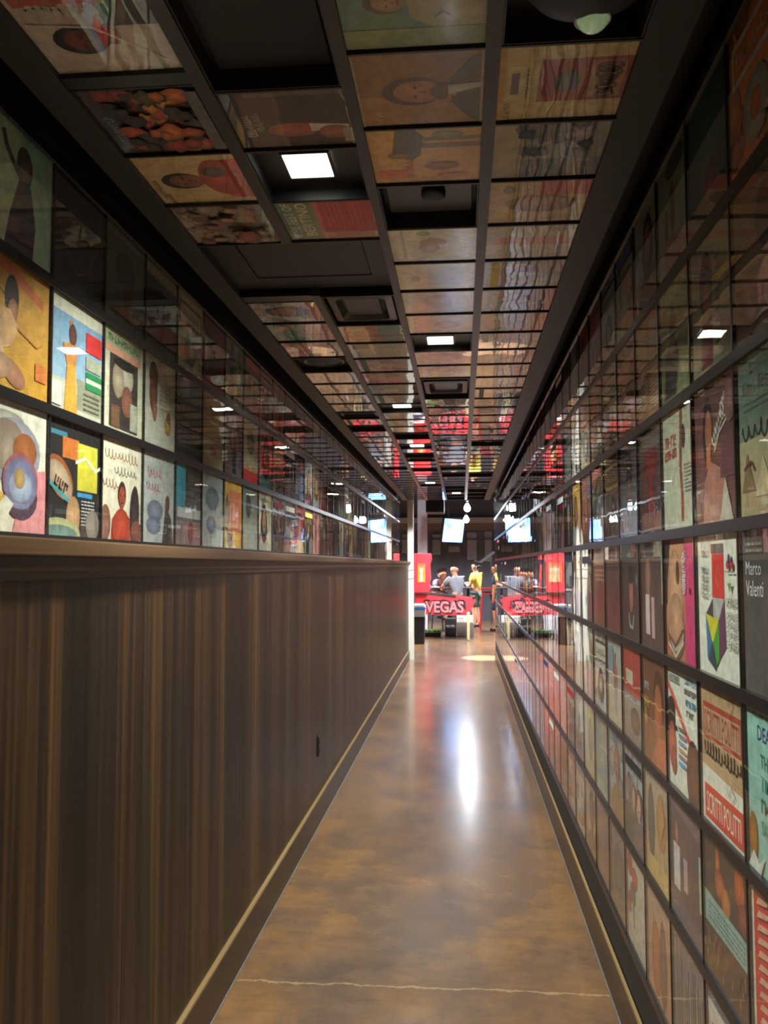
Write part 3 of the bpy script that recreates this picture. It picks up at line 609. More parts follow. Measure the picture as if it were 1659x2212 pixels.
@cover('L', 2, 4)
def _(): a = Art((164,176,180), (180,186,186)); a.ell(.5,.66,.3,.16,(128,150,164)); a.ell(.46,.3,.22,.12,(140,156,176)); return a, 'frosty blue-grey cover with soft clouds'
@cover('L', 2, 5)
def _(): a = Art((214,164,70), (206,166,76)); a.rect(.3,.24,.94,.86,(206,116,80)); a.ell(.2,.5,.1,.3,(110,96,76)); a.rect(.2,.02,.5,.22,(96,104,110)); return a, 'amber cover with a salmon block'
@cover('L', 2, 6)
def _(): a = Art((98,104,92), (170,170,156)); a.ell(.4,.7,.16,.2,(60,66,60)); a.rect(0,0,1,.4,(170,172,160)); return a, 'cover half dark green, half pale grey'
@cover('C', 0, -1)
def _():
    a = Art((190,180,176), (180,170,168)); a.bust(.36,.62,.16,(120,58,56),(40,34,34),(186,180,176)); a.rect(.5,0,1,.4,(60,56,60)); a.rect(.72,.3,.96,.95,(176,90,90)); a.script(.74,.4,.5,.14,(210,190,186), rot=90, seed=20); a.ell(.42,.4,.1,.06,(150,60,66)); a.stroke([(.1,.1),(.5,.5),(.55,.95)], .02, (214,210,206)); return a, 'silvery cover with red lettering and a sideways dark-haired head'
@cover('C', 0, 0)
def _():
    a = Art((50,44,42), (60,50,46)); a.word(12, .08,.86,.5,.07,(110,120,160))
    for k in range(70): a.blot(.08+.84*rnd.random(), .14+.66*rnd.random(), .06+.06*rnd.random(), pick(rnd, [(176,84,62), (186,108,62), (150,62,56), (196,136,70), (82,72,50), (52,48,44), (60,56,50)]))
    a.rect(.1,.02,.95,.12,(90,84,86)); return a, 'dark cover crowded with orange and red blossoms'
@cover('C', 0, 1)
def _():
    a = Art((190,166,126), (184,158,120)); a.bust(.46,.62,.17,(150,92,72),(40,32,34),(176,62,58)); a.ell(.5,.26,.34,.2,(180,66,62)); a.ell(.62,.3,.1,.12,(96,72,76)); a.script(.1,.9,.4,.06,(110,100,96), seed=21); a.script(.02,.86,.2,.05,(170,80,80), seed=22); return a, 'beige cover of a sideways dark-haired man in red'
@cover('C', 0, 2)
def _():
    a = Art((156,142,122), (142,128,114))
    for k in range(40): a.blot(rnd.random(), rnd.random()*.9, .12, pick(rnd, [(150,136,118), (128,116,104), (164,148,126), (136,110,100)]))
    for k in range(12): x, y = .1+.8*rnd.random(), .1+.7*rnd.random(); a.head(x, y, .07, pick(rnd, [(150,116,100), (128,92,84), (170,140,120)]), (92,80,76))
    a.ell(.3,.3,.14,.12,(140,84,86)); return a, 'fawn cover crowded with faded faces'
@cover('C', 1, 0)
def _():
    a = Art((64,54,54), (72,62,62)); a.script(.2,.82,.36,.09,(176,170,170), seed=23); a.script(.3,.74,.3,.07,(150,144,144), seed=24); a.ell(.3,.5,.12,.22,(176,104,86)); a.poly([(.26,.36),(.4,.36),(.36,.04),(.3,.04)], (196,190,190)); a.ell(.24,.16,.12,.14,(170,112,96)); a.rect(.05,.02,.3,.1,(160,150,140)); a.rect(.86,.0,.96,.8,(96,88,88)); return a, 'dark mauve cover with white script, a hand and a pale tie'
@cover('C', 1, 2)
def _():
    a = Art((186,66,74), (178,58,70)); a.rect(0,.62,1,1,(74,104,84)); a.text('THE BEST OF', .1,.84,.8,.1,(206,206,190)); a.text('BERTINO', .1,.68,.8,.12,(206,196,176)); a.rect(0,0,.18,.6,(214,142,136)); a.ell(.1,.9,.06,.05,(230,230,220)); a.lines(.3,.5,.6,8,.05,(206,110,112)); return a, 'green and crimson cover lettered The Best Of'
@cover('C', 2, -1)
def _():
    a = Art((64,128,112), (74,110,92)); a.poly([(0,0),(1,0),(.9,.4),(.7,.55),(.3,.52),(.16,.3)], (150,146,104)); a.head(.46,.66,.12,(170,140,104),(40,46,42)); a.rect(.5,0,1,.24,(62,62,64)); a.rect(0,.0,.2,1,(110,130,84)); a.stroke([(.3,.36),(.36,.3),(.3,.24)], .02, (110,70,50)); return a, 'teal cover of a man in a pale shirt, beside the dome light'
@cover('C', 2, 0)
def _():
    a = Art((112,78,58), (126,92,66)); a.rect(0,0,.4,1,(150,110,74)); a.bust(.46,.52,.2,(186,128,100),(56,48,48),(70,66,68)); a.ell(.46,.34,.11,.07,(96,70,68)); a.poly([(.42,.28),(.54,.28),(.56,.02),(.5,.02)], (170,176,172)); a.rect(0,0,1,.03,(170,170,140)); a.rect(0,.97,1,1,(150,150,120)); a.word(6, .04,.82,.2,.04,(190,160,90)); return a, 'brown cover of a sideways moustached man in a grey suit'
@cover('C', 2, 1)
def _():
    a = Art((196,152,92), (188,144,90)); a.poly([(.4,.62),(.5,.8),(.96,.74),(.98,.6),(.8,.5),(.5,.54)], (70,66,58)); a.rect(.62,.0,.7,.52,(92,78,66)); a.rect(.74,.0,.8,.5,(84,72,62)); a.rect(.08,.7,.24,.94,(196,76,66)); a.word(6, .1,.62,.3,.07,(200,84,70)); a.ell(.3,.36,.08,.16,(150,88,66)); a.ell(.5,.74,.05,.1,(136,92,70)); a.ell(.84,.3,.05,.14,(126,140,126)); a.rect(.1,.1,.16,.4,(180,90,80)); return a, 'ochre cover with a large black kettle shape and red title'
@cover('C', 2, 3)
def _():
    a = Art((206,200,176), (210,206,190)); a.rect(.1,.82,.9,.86,(150,160,130)); a.ell(.8,.6,.06,.08,(120,170,120)); a.ell(.4,.55,.16,.12,(170,120,104)); a.ell(.56,.5,.1,.16,(176,128,110)); return a, 'ivory cover with faint brick-coloured shapes, next to the round disc panel'
@cover('C', 2, 4)
def _():
    a = Art((200,182,132), (196,190,176)); a.rect(.16,.1,.8,.6,(150,150,146)); a.ell(.4,.76,.1,.06,(150,130,100)); return a, 'straw cover with a grey picture block'
@cover('C', 2, 5)
def _(): a = Art((176,170,162), (186,176,170)); a.ell(.5,.5,.3,.2,(190,160,156)); return a, 'plain stone-grey cover with a rosy blur'
@cover('C', 2, 6)
def _(): a = Art((196,180,176), (206,190,184)); a.ell(.4,.4,.2,.2,(206,160,160)); return a, 'blush cover with a soft pink spot'
@cover('C', 3, 0)
def _():
    a = Art((196,182,132), (186,170,120)); a.rect(.24,.0,.78,.68,(140,44,36)); a.rect(.28,.04,.74,.3,(160,116,70)); a.ell(.5,.46,.14,.1,(86,90,96)); a.script(.3,.06,.4,.2,(70,46,42), n=12, seed=30); a.rect(.3,.8,.72,.92,(206,196,156)); a.rect(.36,.83,.64,.89,(96,84,100)); a.lines(.3,.76,.4,1,.03,(110,90,100)); a.rect(0,.94,1,1,(196,150,70)); a.text('5695', .02,.88,.24,.055,(110,90,50), shear=.2)
    return a, 'cream sleeve with a red block, boxed label and handwritten 5695'
@cover('C', 3, 1)
def _():
    a = Art((156,148,132), (110,110,116)); a.rect(0,0,.34,.7,(70,74,84)); 
    for k in range(34): a.blot(.3+.65*rnd.random(), .15+.6*rnd.random(), .08, pick(rnd, [(80,84,90), (60,66,80), (120,116,108)]))
    return a, 'misty grey landscape cover with dark trees'
@cover('C', 3, 2)
def _():
    a = Art((186,158,112), (190,160,120)); a.rect(.62,0,1,.5,(180,66,62)); a.ell(.44,.46,.2,.36,(140,98,74)); a.ell(.5,.5,.12,.22,(176,122,92)); a.ell(.76,.8,.08,.06,(120,130,124)); return a, 'tan cover of a brown face with a red corner'
@cover('C', 3, 3)
def _(): a = Art((182,176,164), (190,180,170)); a.rect(.4,.0,.6,.9,(200,130,120)); return a, 'grey cover with a faded coral stripe'

# ---- the cells of the four ceiling lanes: (y0, y1, what)
def lane(start, first, last, specials):
    out, y, i = [], start, first
    sp = sorted(specials)
    while y < last-.15:
        hit = next((q for q in sp if q[0]-.02 <= y < q[1]-.1), None)
        if hit: out.append((y, hit[1], hit[2], None)); y = hit[1]
        else: out.append((y, y+.329, 'cover', i)); y += .329
        i += 1
    return out
L0 = [(-.9+.33*k, -.57+.33*k, 'cover', None) for k in range(7)]+[(1.50, 1.83, 'cover', -1), (1.88, 2.21, 'cover', 0), (2.21, 2.538, 'cover', 1), (2.538, 2.865, 'cover', 2)]
L0 += lane(3.525, 5, Y_END-.02, [(4.512, 4.86, 'round'), (6.13, 6.46, 'vent'), (6.75, 7.08, 'dark'), (9.62, 9.96, 'dark')])
L1 = [(-.9+.33*k, -.57+.33*k, 'cover', None) for k in range(7)]+[(1.50, 1.92, 'dark', None), (1.92, 2.21, 'cover', 0), (2.21, 2.538, 'light', None), (2.538, 2.865, 'cover', 2), (3.47, 3.91, 'return', None)]
L1 += lane(3.91, 6, Y_END-.02, [(5.87, 6.21, 'light'), (7.21, 7.55, 'dark'), (7.86, 8.2, 'light'), (8.52, 8.86, 'dark'), (8.86, 9.2, 'vent'), (9.84, 10.18, 'dark'), (11.48, 12.14, 'light')])
L2 = [(-.9+.33*k, -.57+.33*k, 'cover' if k != 3 else 'light', None) for k in range(7)]
L2 += lane(1.468, -1, Y_END-.02, [(2.45, 2.784, 'disc'), (4.09, 4.43, 'light'), (5.07, 5.72, 'return'), (9.66, 10.05, 'light'), (10.3, 10.85, 'dark'), (12.0, 12.6, 'dark'), (12.6, 13.2, 'dark'), (13.2, 14.0, 'light'), (14.0, 14.66, 'dark')])
L3 = [(-.9+.33*k, -.57+.33*k, 'cover', None) for k in range(7)]
L3 += lane(1.468, -1, Y_END-.02, [(1.4, 1.797, 'dome'), (7.67, 8.05, 'disc'), (10.3, 10.88, 'dark'), (11.3, 11.7, 'dark'), (12.6, 13.2, 'dark'), (13.2, 13.9, 'dark'), (13.9, 14.6, 'dark')])
LANES = [L0, L1, L2, L3]

# ---- every sleeve: where it sits and how it is turned
ORD = ['first','second','third','fourth','fifth','sixth','seventh','eighth','ninth','tenth']+['%dth' % k for k in range(11, 21)]
ORD += ['21st','22nd','23rd']+['%dth' % k for k in range(24, 31)]+['31st','32nd','33rd']+['%dth' % k for k in range(34, 41)]+['41st','42nd','43rd']+['%dth' % k for k in range(44, 51)]
BR = Matrix(((0,0,-1),(-1,0,0),(0,1,0))).to_4x4()              # right wall: x' = -Y, y' = Z, z' = -X
BL = Matrix(((0,0,1),(1,0,0),(0,1,0))).to_4x4()                # left wall
BC = Matrix(((0,-1,0),(-1,0,0),(0,0,-1))).to_4x4()             # ceiling, tops of the covers towards the left wall
cells = []
for c in range(-8, 39):
    y0 = R_Y0+PITCH_Y*c; y1 = y0+PITCH_Y
    if y1 > Y_END: break
    for r_ in range(7):
        zt, zb = R_RAIL[r_]-.0135, R_RAIL[r_+1]+.0135
        cells.append(dict(key=('R', r_, c), c=(XR+.012, (y0+y1)/2, (zt+zb)/2), sx=PITCH_Y-.006, sy=zt-zb+.004, B=BR))
for c in range(-9, 38):
    y0 = L_Y0+PITCH_Y*c; y1 = y0+PITCH_Y
    if y1 > Y_END: break
    for r_ in range(3):
        zt, zb = L_RAIL[r_]-.013, L_RAIL[r_+1]+.013
        cells.append(dict(key=('L', r_, c), c=(XL-.012, (y0+y1)/2, (zt+zb)/2), sx=PITCH_Y-.006, sy=zt-zb+.004, B=BL))
for li, ln in enumerate(LANES):
    for (y0, y1, what, i) in ln:
        if what == 'cover':
            x0, x1 = C_X[li]
            cells.append(dict(key=('C', li, i if i is not None else int(y0*100)-1000), c=((x0+x1)/2, (y0+y1)/2, ZC+.012), sx=y1-y0-.004, sy=x1-x0+.006, B=BC))
def quad_area(cell):
    pts = []
    for u, v in ((-.5,-.5),(.5,-.5),(.5,.5),(-.5,.5)):
        p = proj(Vector(cell['c'])+(cell['B'] @ Vector((u*cell['sx'], v*cell['sy'], 0))))
        if p is None: return 0
        pts.append(p)
    cx, cy_ = sum(p[0] for p in pts)/4, sum(p[1] for p in pts)/4
    xs = [min(max(p[0], 0), W_PX) for p in pts]; ys = [min(max(p[1], 0), H_PX) for p in pts]
    return abs(sum(xs[i]*ys[(i+1) % 4]-xs[(i+1) % 4]*ys[i] for i in range(4)))/2
for q in cells: q['area'] = quad_area(q)
# the soffits hide the top of the walls, the shelf nothing
order = sorted(cells, key=lambda q: -q['area'])
single = set(id(q) for q in order[:285] if q['area'] > 40)
def pane_mesh(sx, sy_, mat):
    mb = MB(); mb.box((-sx/2, -sy_/2, .0), (sx/2, sy_/2, .003)); return mb.mesh('clear_pane', mat)
PANES = {}
n_lane = {}
stuff_parts, stuff_panes = [], MB()
for q in cells:
    side, a_, b_ = q['key']
    bias = 'light' if (side == 'R' and a_ >= 3) or side == 'C' else 'mix'
    mx_ = Matrix.Translation(q['c']) @ q['B']
    if id(q) in single:
        art, desc = HAND[q['key']]() if q['key'] in HAND else generic(hash((q['key'][0] == 'R', ord(side), a_, b_+50)) % 100000, bias)
        vs, fs, cs = art.mesh('c', q['sx'], q['sy'], {'C': 1.25, 'L': .94, 'R': 1.12}[side])  # print tones scaled per surface to make up for uneven light
        o = bpy.data.objects.new('album_cover', print_mesh('album_cover', [(vs, fs, cs, None)]))
        o.matrix_world = mx_; link(o)
        if q['key'] in HAND: lab = desc
        elif side == 'C':
            lab = desc+', ceiling, %s lane from left, %s tile from camera' % (ORD[a_], ORD[max(0, int(q['c'][1]/.33))])
        else:
            lab = desc+', %s wall, %s row down, %s column from camera' % ('right' if side == 'R' else 'left', ORD[a_], ORD[b_+1])
        tag(o, lab, 'album cover', {'R': 'album covers on the right wall', 'L': 'album covers above the left wainscot', 'C': 'album covers on the ceiling'}[side])
        k = (side, round(q['sx'], 3), round(q['sy'], 3))
        if k not in PANES: PANES[k] = pane_mesh(q['sx'], q['sy'], M['pane_ceil'] if side == 'C' else M['pane_wall'])
        p = bpy.data.objects.new('clear_pane', PANES[k]); p.location = (0, 0, .0042)
        t = .006 if side != 'C' else .003
        p.rotation_euler = ((rnd.random()-.5)*t, (rnd.random()-.5)*t, 0); link(p, o)
    else:
        art, desc = generic(hash((ord(side), a_, b_+50)) % 100000, bias)
        vs, fs, cs = art.mesh('c', q['sx'], q['sy'], {'C': 1.25, 'L': .94, 'R': 1.12}[side]); stuff_parts.append((vs, fs, cs, mx_))  # same tone scaling in place of light
        t = .006; rx = Matrix.Rotation((rnd.random()-.5)*t, 4, 'X') @ Matrix.Rotation((rnd.random()-.5)*t, 4, 'Y')
        stuff_panes.box((-q['sx']/2, -q['sy']/2, 0), (q['sx']/2, q['sy']/2, .003), mx_ @ Matrix.Translation((0, 0, .0042)) @ rx)
so = bpy.data.objects.new('distant_album_covers', print_mesh('distant_album_covers', stuff_parts)); link(so)
tag(so, 'small distant album covers filling the far ends of both walls and ceiling', 'album covers', kind='stuff')
sp_ = stuff_panes.obj('clear_panes', M['pane_wall'], so); sp_['kind'] = 'stuff'

# ------------------------------------------------------------------ walls
def structure(name, mb, mat, parent=None, **kw):
    o = mb.obj(name, mat, parent, **kw)
    if parent is None: o['kind'] = 'structure'
    return o
YB = -2.6                                          # the corridor runs on behind the camera to here
wall_right = structure('wall_right', MB().box((XR+.03, YB, 0), (XR+.16, Y_END, ZC+.14)), M['black'])
wall_left = structure('wall_left', MB().box((XL-.16, YB, 0), (XL-.03, Y_END, ZC+.14)), M['black'])
rail_m = MB().box((XR-.001, YB, -.0130), (XR+.03, Y_END, .0130)).mesh('rail', M['frame'])
for z in R_RAIL:
    o = bpy.data.objects.new('rail', rail_m); o.location = (0, 0, z); link(o, wall_right)
dz = (R_RAIL[0]+R_RAIL[-1])/2; dh = (R_RAIL[0]-R_RAIL[-1])/2
div_m = MB().box((XR+.0035, -.0042, -dh), (XR+.03, .0042, dh)).mesh('divider', M['frame'])
for c in range(-8, 40):
    y = R_Y0+PITCH_Y*c
    if y > Y_END: break
    o = bpy.data.objects.new('divider', div_m); o.location = (0, y, dz); link(o, wall_right)
structure('bottom_panel', MB().box((XR+.001, YB, .18), (XR+.03, Y_END, R_RAIL[-1]-.013)), M['black'], wall_right)
rail_m = MB().box((XL+.001, YB, -.0125), (XL-.03, Y_END, .0125)).mesh('rail', M['frame'])
for z in L_RAIL:
    o = bpy.data.objects.new('rail', rail_m); o.location = (0, 0, z); link(o, wall_left)
dz = (L_RAIL[0]+L_RAIL[-1])/2; dh = (L_RAIL[0]-L_RAIL[-1])/2
div_m = MB().box((XL-.0045, -.0042, -dh), (XL-.03, .0042, dh)).mesh('divider', M['frame'])
for c in range(-9, 40):
    y = L_Y0+PITCH_Y*c
    if y > Y_END: break
    o = bpy.data.objects.new('divider', div_m); o.location = (0, y, dz); link(o, wall_left)
# wainscot: veneer sheets with fine joints, a molding and a shelf cap on top
XW = -.90
y = YB; k = 0
while y < Y_END-.05:
    y2 = min(y+1.22, Y_END-.002)
    structure('veneer_panel', MB().box((XW-.02, y+.001, .172), (XW, y2-.001, CZ-.002)), M['wainscot'], wall_left); y = y2; k += 1
structure('wainscot_core', MB().box((XL-.03, YB, 0), (XW-.021, Y_END-.004, CZ+.02)), M['black'], wall_left)
o = MB().box((XL-.02, YB, CZ+.020), (-.860, Y_END+.0, CZ+.057)).obj('trim_1', M['cap'], bevel=.004); o['kind'] = 'structure'
o = MB().prism([(XW-.01, CZ-.03), (XW+.008, CZ-.03), (XW+.010, CZ-.012), (XW+.018, CZ-.004), (XW+.020, CZ+.0195), (XW-.01, CZ+.0195)], YB, Y_END, 'xz').obj('trim_2', M['base']); o['kind'] = 'structure'
# baseboards with a light bead along the top and a grey strip at the floor in place of sheen
for nm, s in (('baseboard_left', 1), ('baseboard_right', -1)):
    x0 = XW+.0002 if s == 1 else XR-.0002; xf = -.884 if s == 1 else .541
    bb = MB().box((x0, YB, 0), (xf, Y_END, .158)).obj(nm, M['base']); bb['kind'] = 'structure'
    MB().prism([(x0, .1582), (xf, .1582), (xf-s*.001, .166), (xf-s*.007, .171), (x0, .171)], YB, Y_END, 'xz').obj('bead', M['bead'], bb)
    MB().prism([(xf, .0), (xf+s*.005, .0), (xf+s*.004, .004), (xf, .006)], YB, Y_END, 'xz').obj('sheen_strip', M['shoe'], bb)
# floor and ceiling
o = MB().box((-5.0, YB, -.1), (5.0, 26.0, 0)).obj('floor', M['floor']); o['kind'] = 'structure'
ceiling = MB().box((XL-.16, YB, ZC+.14), (XR+.16, Y_END, ZC+.24)).obj('ceiling', M['black']); ceiling['kind'] = 'structure'
structure('wall_rear', MB().box((XL-.16, YB-.1, 0), (XR+.16, YB, ZC+.24)), M['black'])
structure('soffit', MB().box((.386, YB, ZC-.004), (.482, Y_END, ZC+.14)), M['soffit'], ceiling)
structure('soffit', MB().box((-.985, YB, ZC-.004), (-.8995, Y_END, ZC+.14)), M['soffit'], ceiling)
for x0, x1 in ((-.605, -.570), (-.267, -.2395), (.058, .0916)):
    if x0 < -.6:
        structure('runner', MB().box((x0, YB, ZC-.004), (x1, 2.863, ZC+.13)), M['runner'], ceiling)
        structure('runner', MB().box((x0, 3.44, ZC-.004), (x1, Y_END, ZC+.13)), M['runner'], ceiling)
    else: structure('runner', MB().box((x0, YB, ZC-.004), (x1, Y_END, ZC+.13)), M['runner'], ceiling)
bars = {}
for li, ln in enumerate(LANES):
    x0, x1 = C_X[li]
    bm_ = MB().box((x0, -.0035, -.001), (x1, .0035, .03)).mesh('cross_bar', M['frame'])
    for i, (y0, y1, what, _) in enumerate(ln):
        for y in ([y0] if i and abs(ln[i-1][1]-y0) < .02 else [y0])+([y1] if i == len(ln)-1 or abs(ln[i+1][0]-y1) > .02 else []):
            o = bpy.data.objects.new('cross_bar', bm_); o.location = (0, y, ZC); link(o, ceiling)
structure('filler_strip', MB().box((-.8995, 1.835, ZC), (-.605, 1.875, ZC+.02)), M['frame'], ceiling)
structure('filler_strip', MB().box((-.8995, 3.445, ZC+.001), (-.605, 3.52, ZC+.02)), M['frame'], ceiling)

# ------------------------------------------------------------------ ceiling fittings
def pan(root, x0, y0, x1, y1, depth=.05, mat=None):
    """black recessed box the fitting sits in; open below"""
    c = root.location; t = .004; mb = MB(); Z = ZC-c.z
    a, b, c0, d = x0-c.x+.001, x1-c.x-.001, y0-c.y+.005, y1-c.y-.005
    mb.box((a, c0, Z+depth), (b, d, Z+depth+t))
    mb.box((a, c0, Z+.001), (a+t, d, Z+depth)); mb.box((b-t, c0, Z+.001), (b, d, Z+depth)); mb.box((a+t, c0, Z+.001), (b-t, c0+t, Z+depth)); mb.box((a+t, d-t, Z+.001), (b-t, d, Z+depth))
    return mb.obj('recess_pan', mat or M['recess'], root)
LANE_N = ['leftmost', 'second', 'third', 'rightmost']
LENS = {(1, 2): (-.427, 2.377, .036), (1, 5): (-.411, 6.02, .018), (1, 7): (-.41, 8.07, .018), (1, 11): (-.421, 11.78, .018), (2, 4): (-.099, 4.27, .018), (2, 9): (-.09, 9.74, .018), (2, 13): (-.075, 13.5, .018), (2, 0): (-.09, .255, .018)}
cnt = {}
for li, ln in enumerate(LANES):
    x0, x1 = C_X[li]
    for (y0, y1, what, _) in ln:
        if what == 'cover': continue
        xm, ym = (x0+x1)/2, (y0+y1)/2; loc = (xm, ym, ZC+.03); k = cnt[what] = cnt.get(what, 0)+1
        where = '%s lane, %s ceiling tile from camera' % (LANE_N[li], ORD[int(ym/.33)])
        if what == 'light':
            lx, ly, dz_ = next(v for kk, v in LENS.items() if kk[0] == li and y0-.05 <= v[1] <= y1+.05)
            r_ = empty('recessed_light', loc, 'square white recessed ceiling light, '+where, 'ceiling light', 'square recessed lights along the corridor ceiling')
            pan(r_, x0, y0, x1, y1, max(.022, dz_+.012))
            z = dz_-.03; h = .0625
            MB().box((lx-xm-h, ly-ym-h-.01, z), (lx-xm+h, ly-ym+h+.01, z+.004)).obj('lens', M['lens'], r_)
            f = MB(); h2 = h+.008
            for a in ((-h2, -h2-.01, -h, h2+.01), (h, -h2-.01, h2, h2+.01), (-h, -h2-.01, h, -h-.01), (-h, h+.01, h, h2+.01)): f.box((lx-xm+a[0], ly-ym+a[1], z-.002), (lx-xm+a[2], ly-ym+a[3], z+.006))
            f.obj('lens_frame', M['frame'], r_)
            area_light('downlight', (lx, ly, ZC+dz_-.006), .11, DOWN_E*(2.0 if ly > 13 else 1.0 if ly < 3 else 1), DOWN_COL, R(120))
        elif what == 'dark':
            r_ = empty('ceiling_blank', loc, 'plain black recessed ceiling panel, '+where, 'ceiling panel', 'black blanking panels in the ceiling grid')
            pan(r_, x0, y0, x1, y1, .055)
            MB().box((-(x1-x0)/2+.02, -(y1-y0)/2+.025, .012), ((x1-x0)/2-.02, (y1-y0)/2-.025, .0245)).obj('blank_plate', M['black'], r_, bevel=.003)
        elif what == 'round':
            r_ = empty('ceiling_speaker', loc, 'round black speaker recessed in the ceiling, '+where, 'speaker')
            pan(r_, x0, y0, x1, y1, .04)
            MB().lathe([(.118, 0.009), (.118, -.006), (.104, -.012), (.10, -.004), (.0, -.004)], n=36, cap=False).obj('ring', M['grille'], r_, True)
            MB().lathe([(.10, -.003), (.06, -.010), (.0, -.013)], n=36, cap=False).obj('speaker_grille', M['speaker'], r_, True)
        elif what == 'vent':
            r_ = empty('air_vent', loc, 'slatted dark air vent in the ceiling, '+where, 'vent', 'slatted vents in the ceiling grid')
            pan(r_, x0, y0, x1, y1, .05)
            f = MB(); a, b = (x1-x0)/2-.012, (y1-y0)/2-.02
            for q in ((-a, -b, a, -b+.02), (-a, b-.02, a, b), (-a, -b+.02, -a+.02, b-.02), (a-.02, -b+.02, a, b-.02)): f.box((q[0], q[1], -.012), (q[2], q[3], .004))
            f.obj('vent_frame', M['grille'], r_)
            sl = MB().box((-a+.021, -.008, -.0015), (a-.021, .008, .0015), Matrix.Rotation(.7, 4, 'X')).mesh('slat', M['grille'])
            n = int((2*b-.05)/.028)
            for j in range(n):
                o = bpy.data.objects.new('slat', sl); o.location = (0, -b+.034+j*.028, -.003); link(o, r_)
        elif what == 'return':
            r_ = empty('air_return', loc, 'grey framed air cassette with rounded opening, '+where, 'vent')
            pan(r_, x0, y0, x1, y1, .06)
            a, b = (x1-x0)/2-.016, min(.185, (y1-y0)/2-.03)
            def rr(w, h, rad, n=6):
                return [(sx*(w-rad)+rad*math.cos(t0+R(90)*q/n), sy_*(h-rad)+rad*math.sin(t0+R(90)*q/n)) for sx, sy_, t0 in ((1,1,0),(-1,1,R(90)),(-1,-1,R(180)),(1,-1,R(270))) for q in range(n+1)]
            o1, i1, i2 = rr(a, b, .02), rr(a-.03, b-.03, .03), rr(a-.045, b-.045, .03)
            n = len(o1); fr = MB()
            for A_, za, B_, zb in ((o1, .012, o1, -.018), (o1, -.018, i1, -.022), (i1, -.022, i2, .006)):
                fr.add([(p[0], p[1], za) for p in A_]+[(p[0], p[1], zb) for p in B_], [(q, (q+1) % n, n+(q+1) % n, n+q) for q in range(n)])
            fr.obj('cassette_frame', M['grille'], r_)
            MB().prism(rr(a-.062, b-.062, .025), -.006, .002, 'xy').obj('inner_plate', M['runner'], r_)
            MB().prism(i2, .006, .014, 'xy').obj('back_plate', M['black'], r_)
        elif what == 'disc':
            r_ = empty('disc_fitting', loc, 'grey ceiling panel carrying a round black disc, '+where, 'ceiling fitting')
            pan(r_, x0, y0, x1, y1, .055)
            a, b = (x1-x0)/2, (y1-y0)/2
            MB().box((-a+.018, -b+.012, .008), (a-.018, b-.05, .0245)).obj('panel', M['grille'], r_, bevel=.003)
            MB().lathe([(.0, .0075), (.03, .0075), (.037, .002), (.037, -.016), (.032, -.02), (.0, -.021)], (.013, -.055, 0), n=28, cap=False).obj('disc', M['speaker'], r_, True)
        elif what == 'dome':
            r_ = empty('dome_light', (xm, ym, ZC+.03), 'black dome fitting with a round whitish lens, nearest cell of the rightmost lane', 'ceiling light')
            pan(r_, x0, y0, x1, y1, .06)
            MB().lathe([(.0, .028), (.125, .028), (.13, .012), (.126, -.012), (.108, -.034), (.07, -.048), (.0, -.052)], (0.01, -.02, 0), n=40, cap=False).obj('dome', M['speaker'], r_, True)
            MB().lathe([(.034*math.sin(R(t)), -.034*math.cos(R(t))) for t in range(0, 181, 15)], (.03, .07, -.032), n=24, cap=False).obj('lens', solid('milky_green_lens', (196, 210, 176), .2, var=.2, scale=40, coat=1.0, emit=(190, 225, 170), est=.22), r_, True)
            MB().lathe([(.038, .004), (.038, -.006), (.033, -.008), (.033, .004)], (.03, .07, -.036), n=24, cap=False).obj('lens_ring', M['chrome'], r_, True)
# the wide access panel across the two left lanes
r_ = empty('ceiling_hatch', (-.583, 3.155, ZC+.03), 'wide dark access panel with inset door across the two left ceiling lanes', 'ceiling panel')
px0, px1, py0, py1 = -.8985, -.269, 2.872, 3.436
dx0, dx1, dy0, dy1 = -.79, -.345, 2.885, 3.30
fr = MB()
for a in ((px0, py0, dx0-.004, py1), (dx1+.004, py0, px1, py1), (dx0-.004, dy1+.004, dx1+.004, py1), (dx0-.004, py0, dx1+.004, dy0-.004)): fr.box((a[0]+.583, a[1]-3.155, 0), (a[2]+.583, a[3]-3.155, .03))
fr.obj('panel_frame', M['soffit'], r_)
MB().box((dx0+.583, dy0-3.155, .003), (dx1+.583, dy1-3.155, .028)).obj('door', M['soffit'], r_)
# floor-level wall outlet in the wainscot
r_ = empty('wall_outlet', (XW, 5.44, .475), 'small black wall outlet low in the dark wood wainscot', 'outlet')
MB().box((.0003, -.036, -.062), (.007, .036, .062)).obj('cover_plate', M['speaker'], r_, bevel=.002)
for z in (-.022, .022): MB().box((.0072, -.014, z-.013), (.0092, .014, z+.013)).obj('socket', M['black'], r_, bevel=.001)

# ------------------------------------------------------------------ the bar beyond the corridor
dark_w = solid('bar_wall_dark', (88, 86, 96), .6, var=.2, scale=3); pale_w = solid('pale_panel', (150, 150, 160), .5, var=.15)
wb = MB().box((-5, 25.6, 0), (5, 25.8, 3.6)).obj('wall_back', dark_w); wb['kind'] = 'structure'
structure('wall_far_left', MB().box((-5.1, Y_END, 0), (-5, 25.8, 3.6)), dark_w); structure('wall_far_right', MB().box((5, Y_END, 0), (5.1, 25.8, 3.6)), dark_w)
structure('wall_front_left', MB().box((-5, Y_END-.1, 0), (XL-.16, Y_END, 3.6)), dark_w); structure('wall_front_right', MB().box((XR+.16, Y_END-.1, 0), (5, Y_END, 3.6)), dark_w)
structure('wall_header', MB().box((XL-.16, Y_END+.001, ZC+.14), (XR+.16, Y_END+.1, 3.6)), dark_w)
o = MB().box((-5.1, Y_END-.1, 3.6), (5.1, 25.8, 3.7)).obj('ceiling_bar', M['black']); o['kind'] = 'structure'
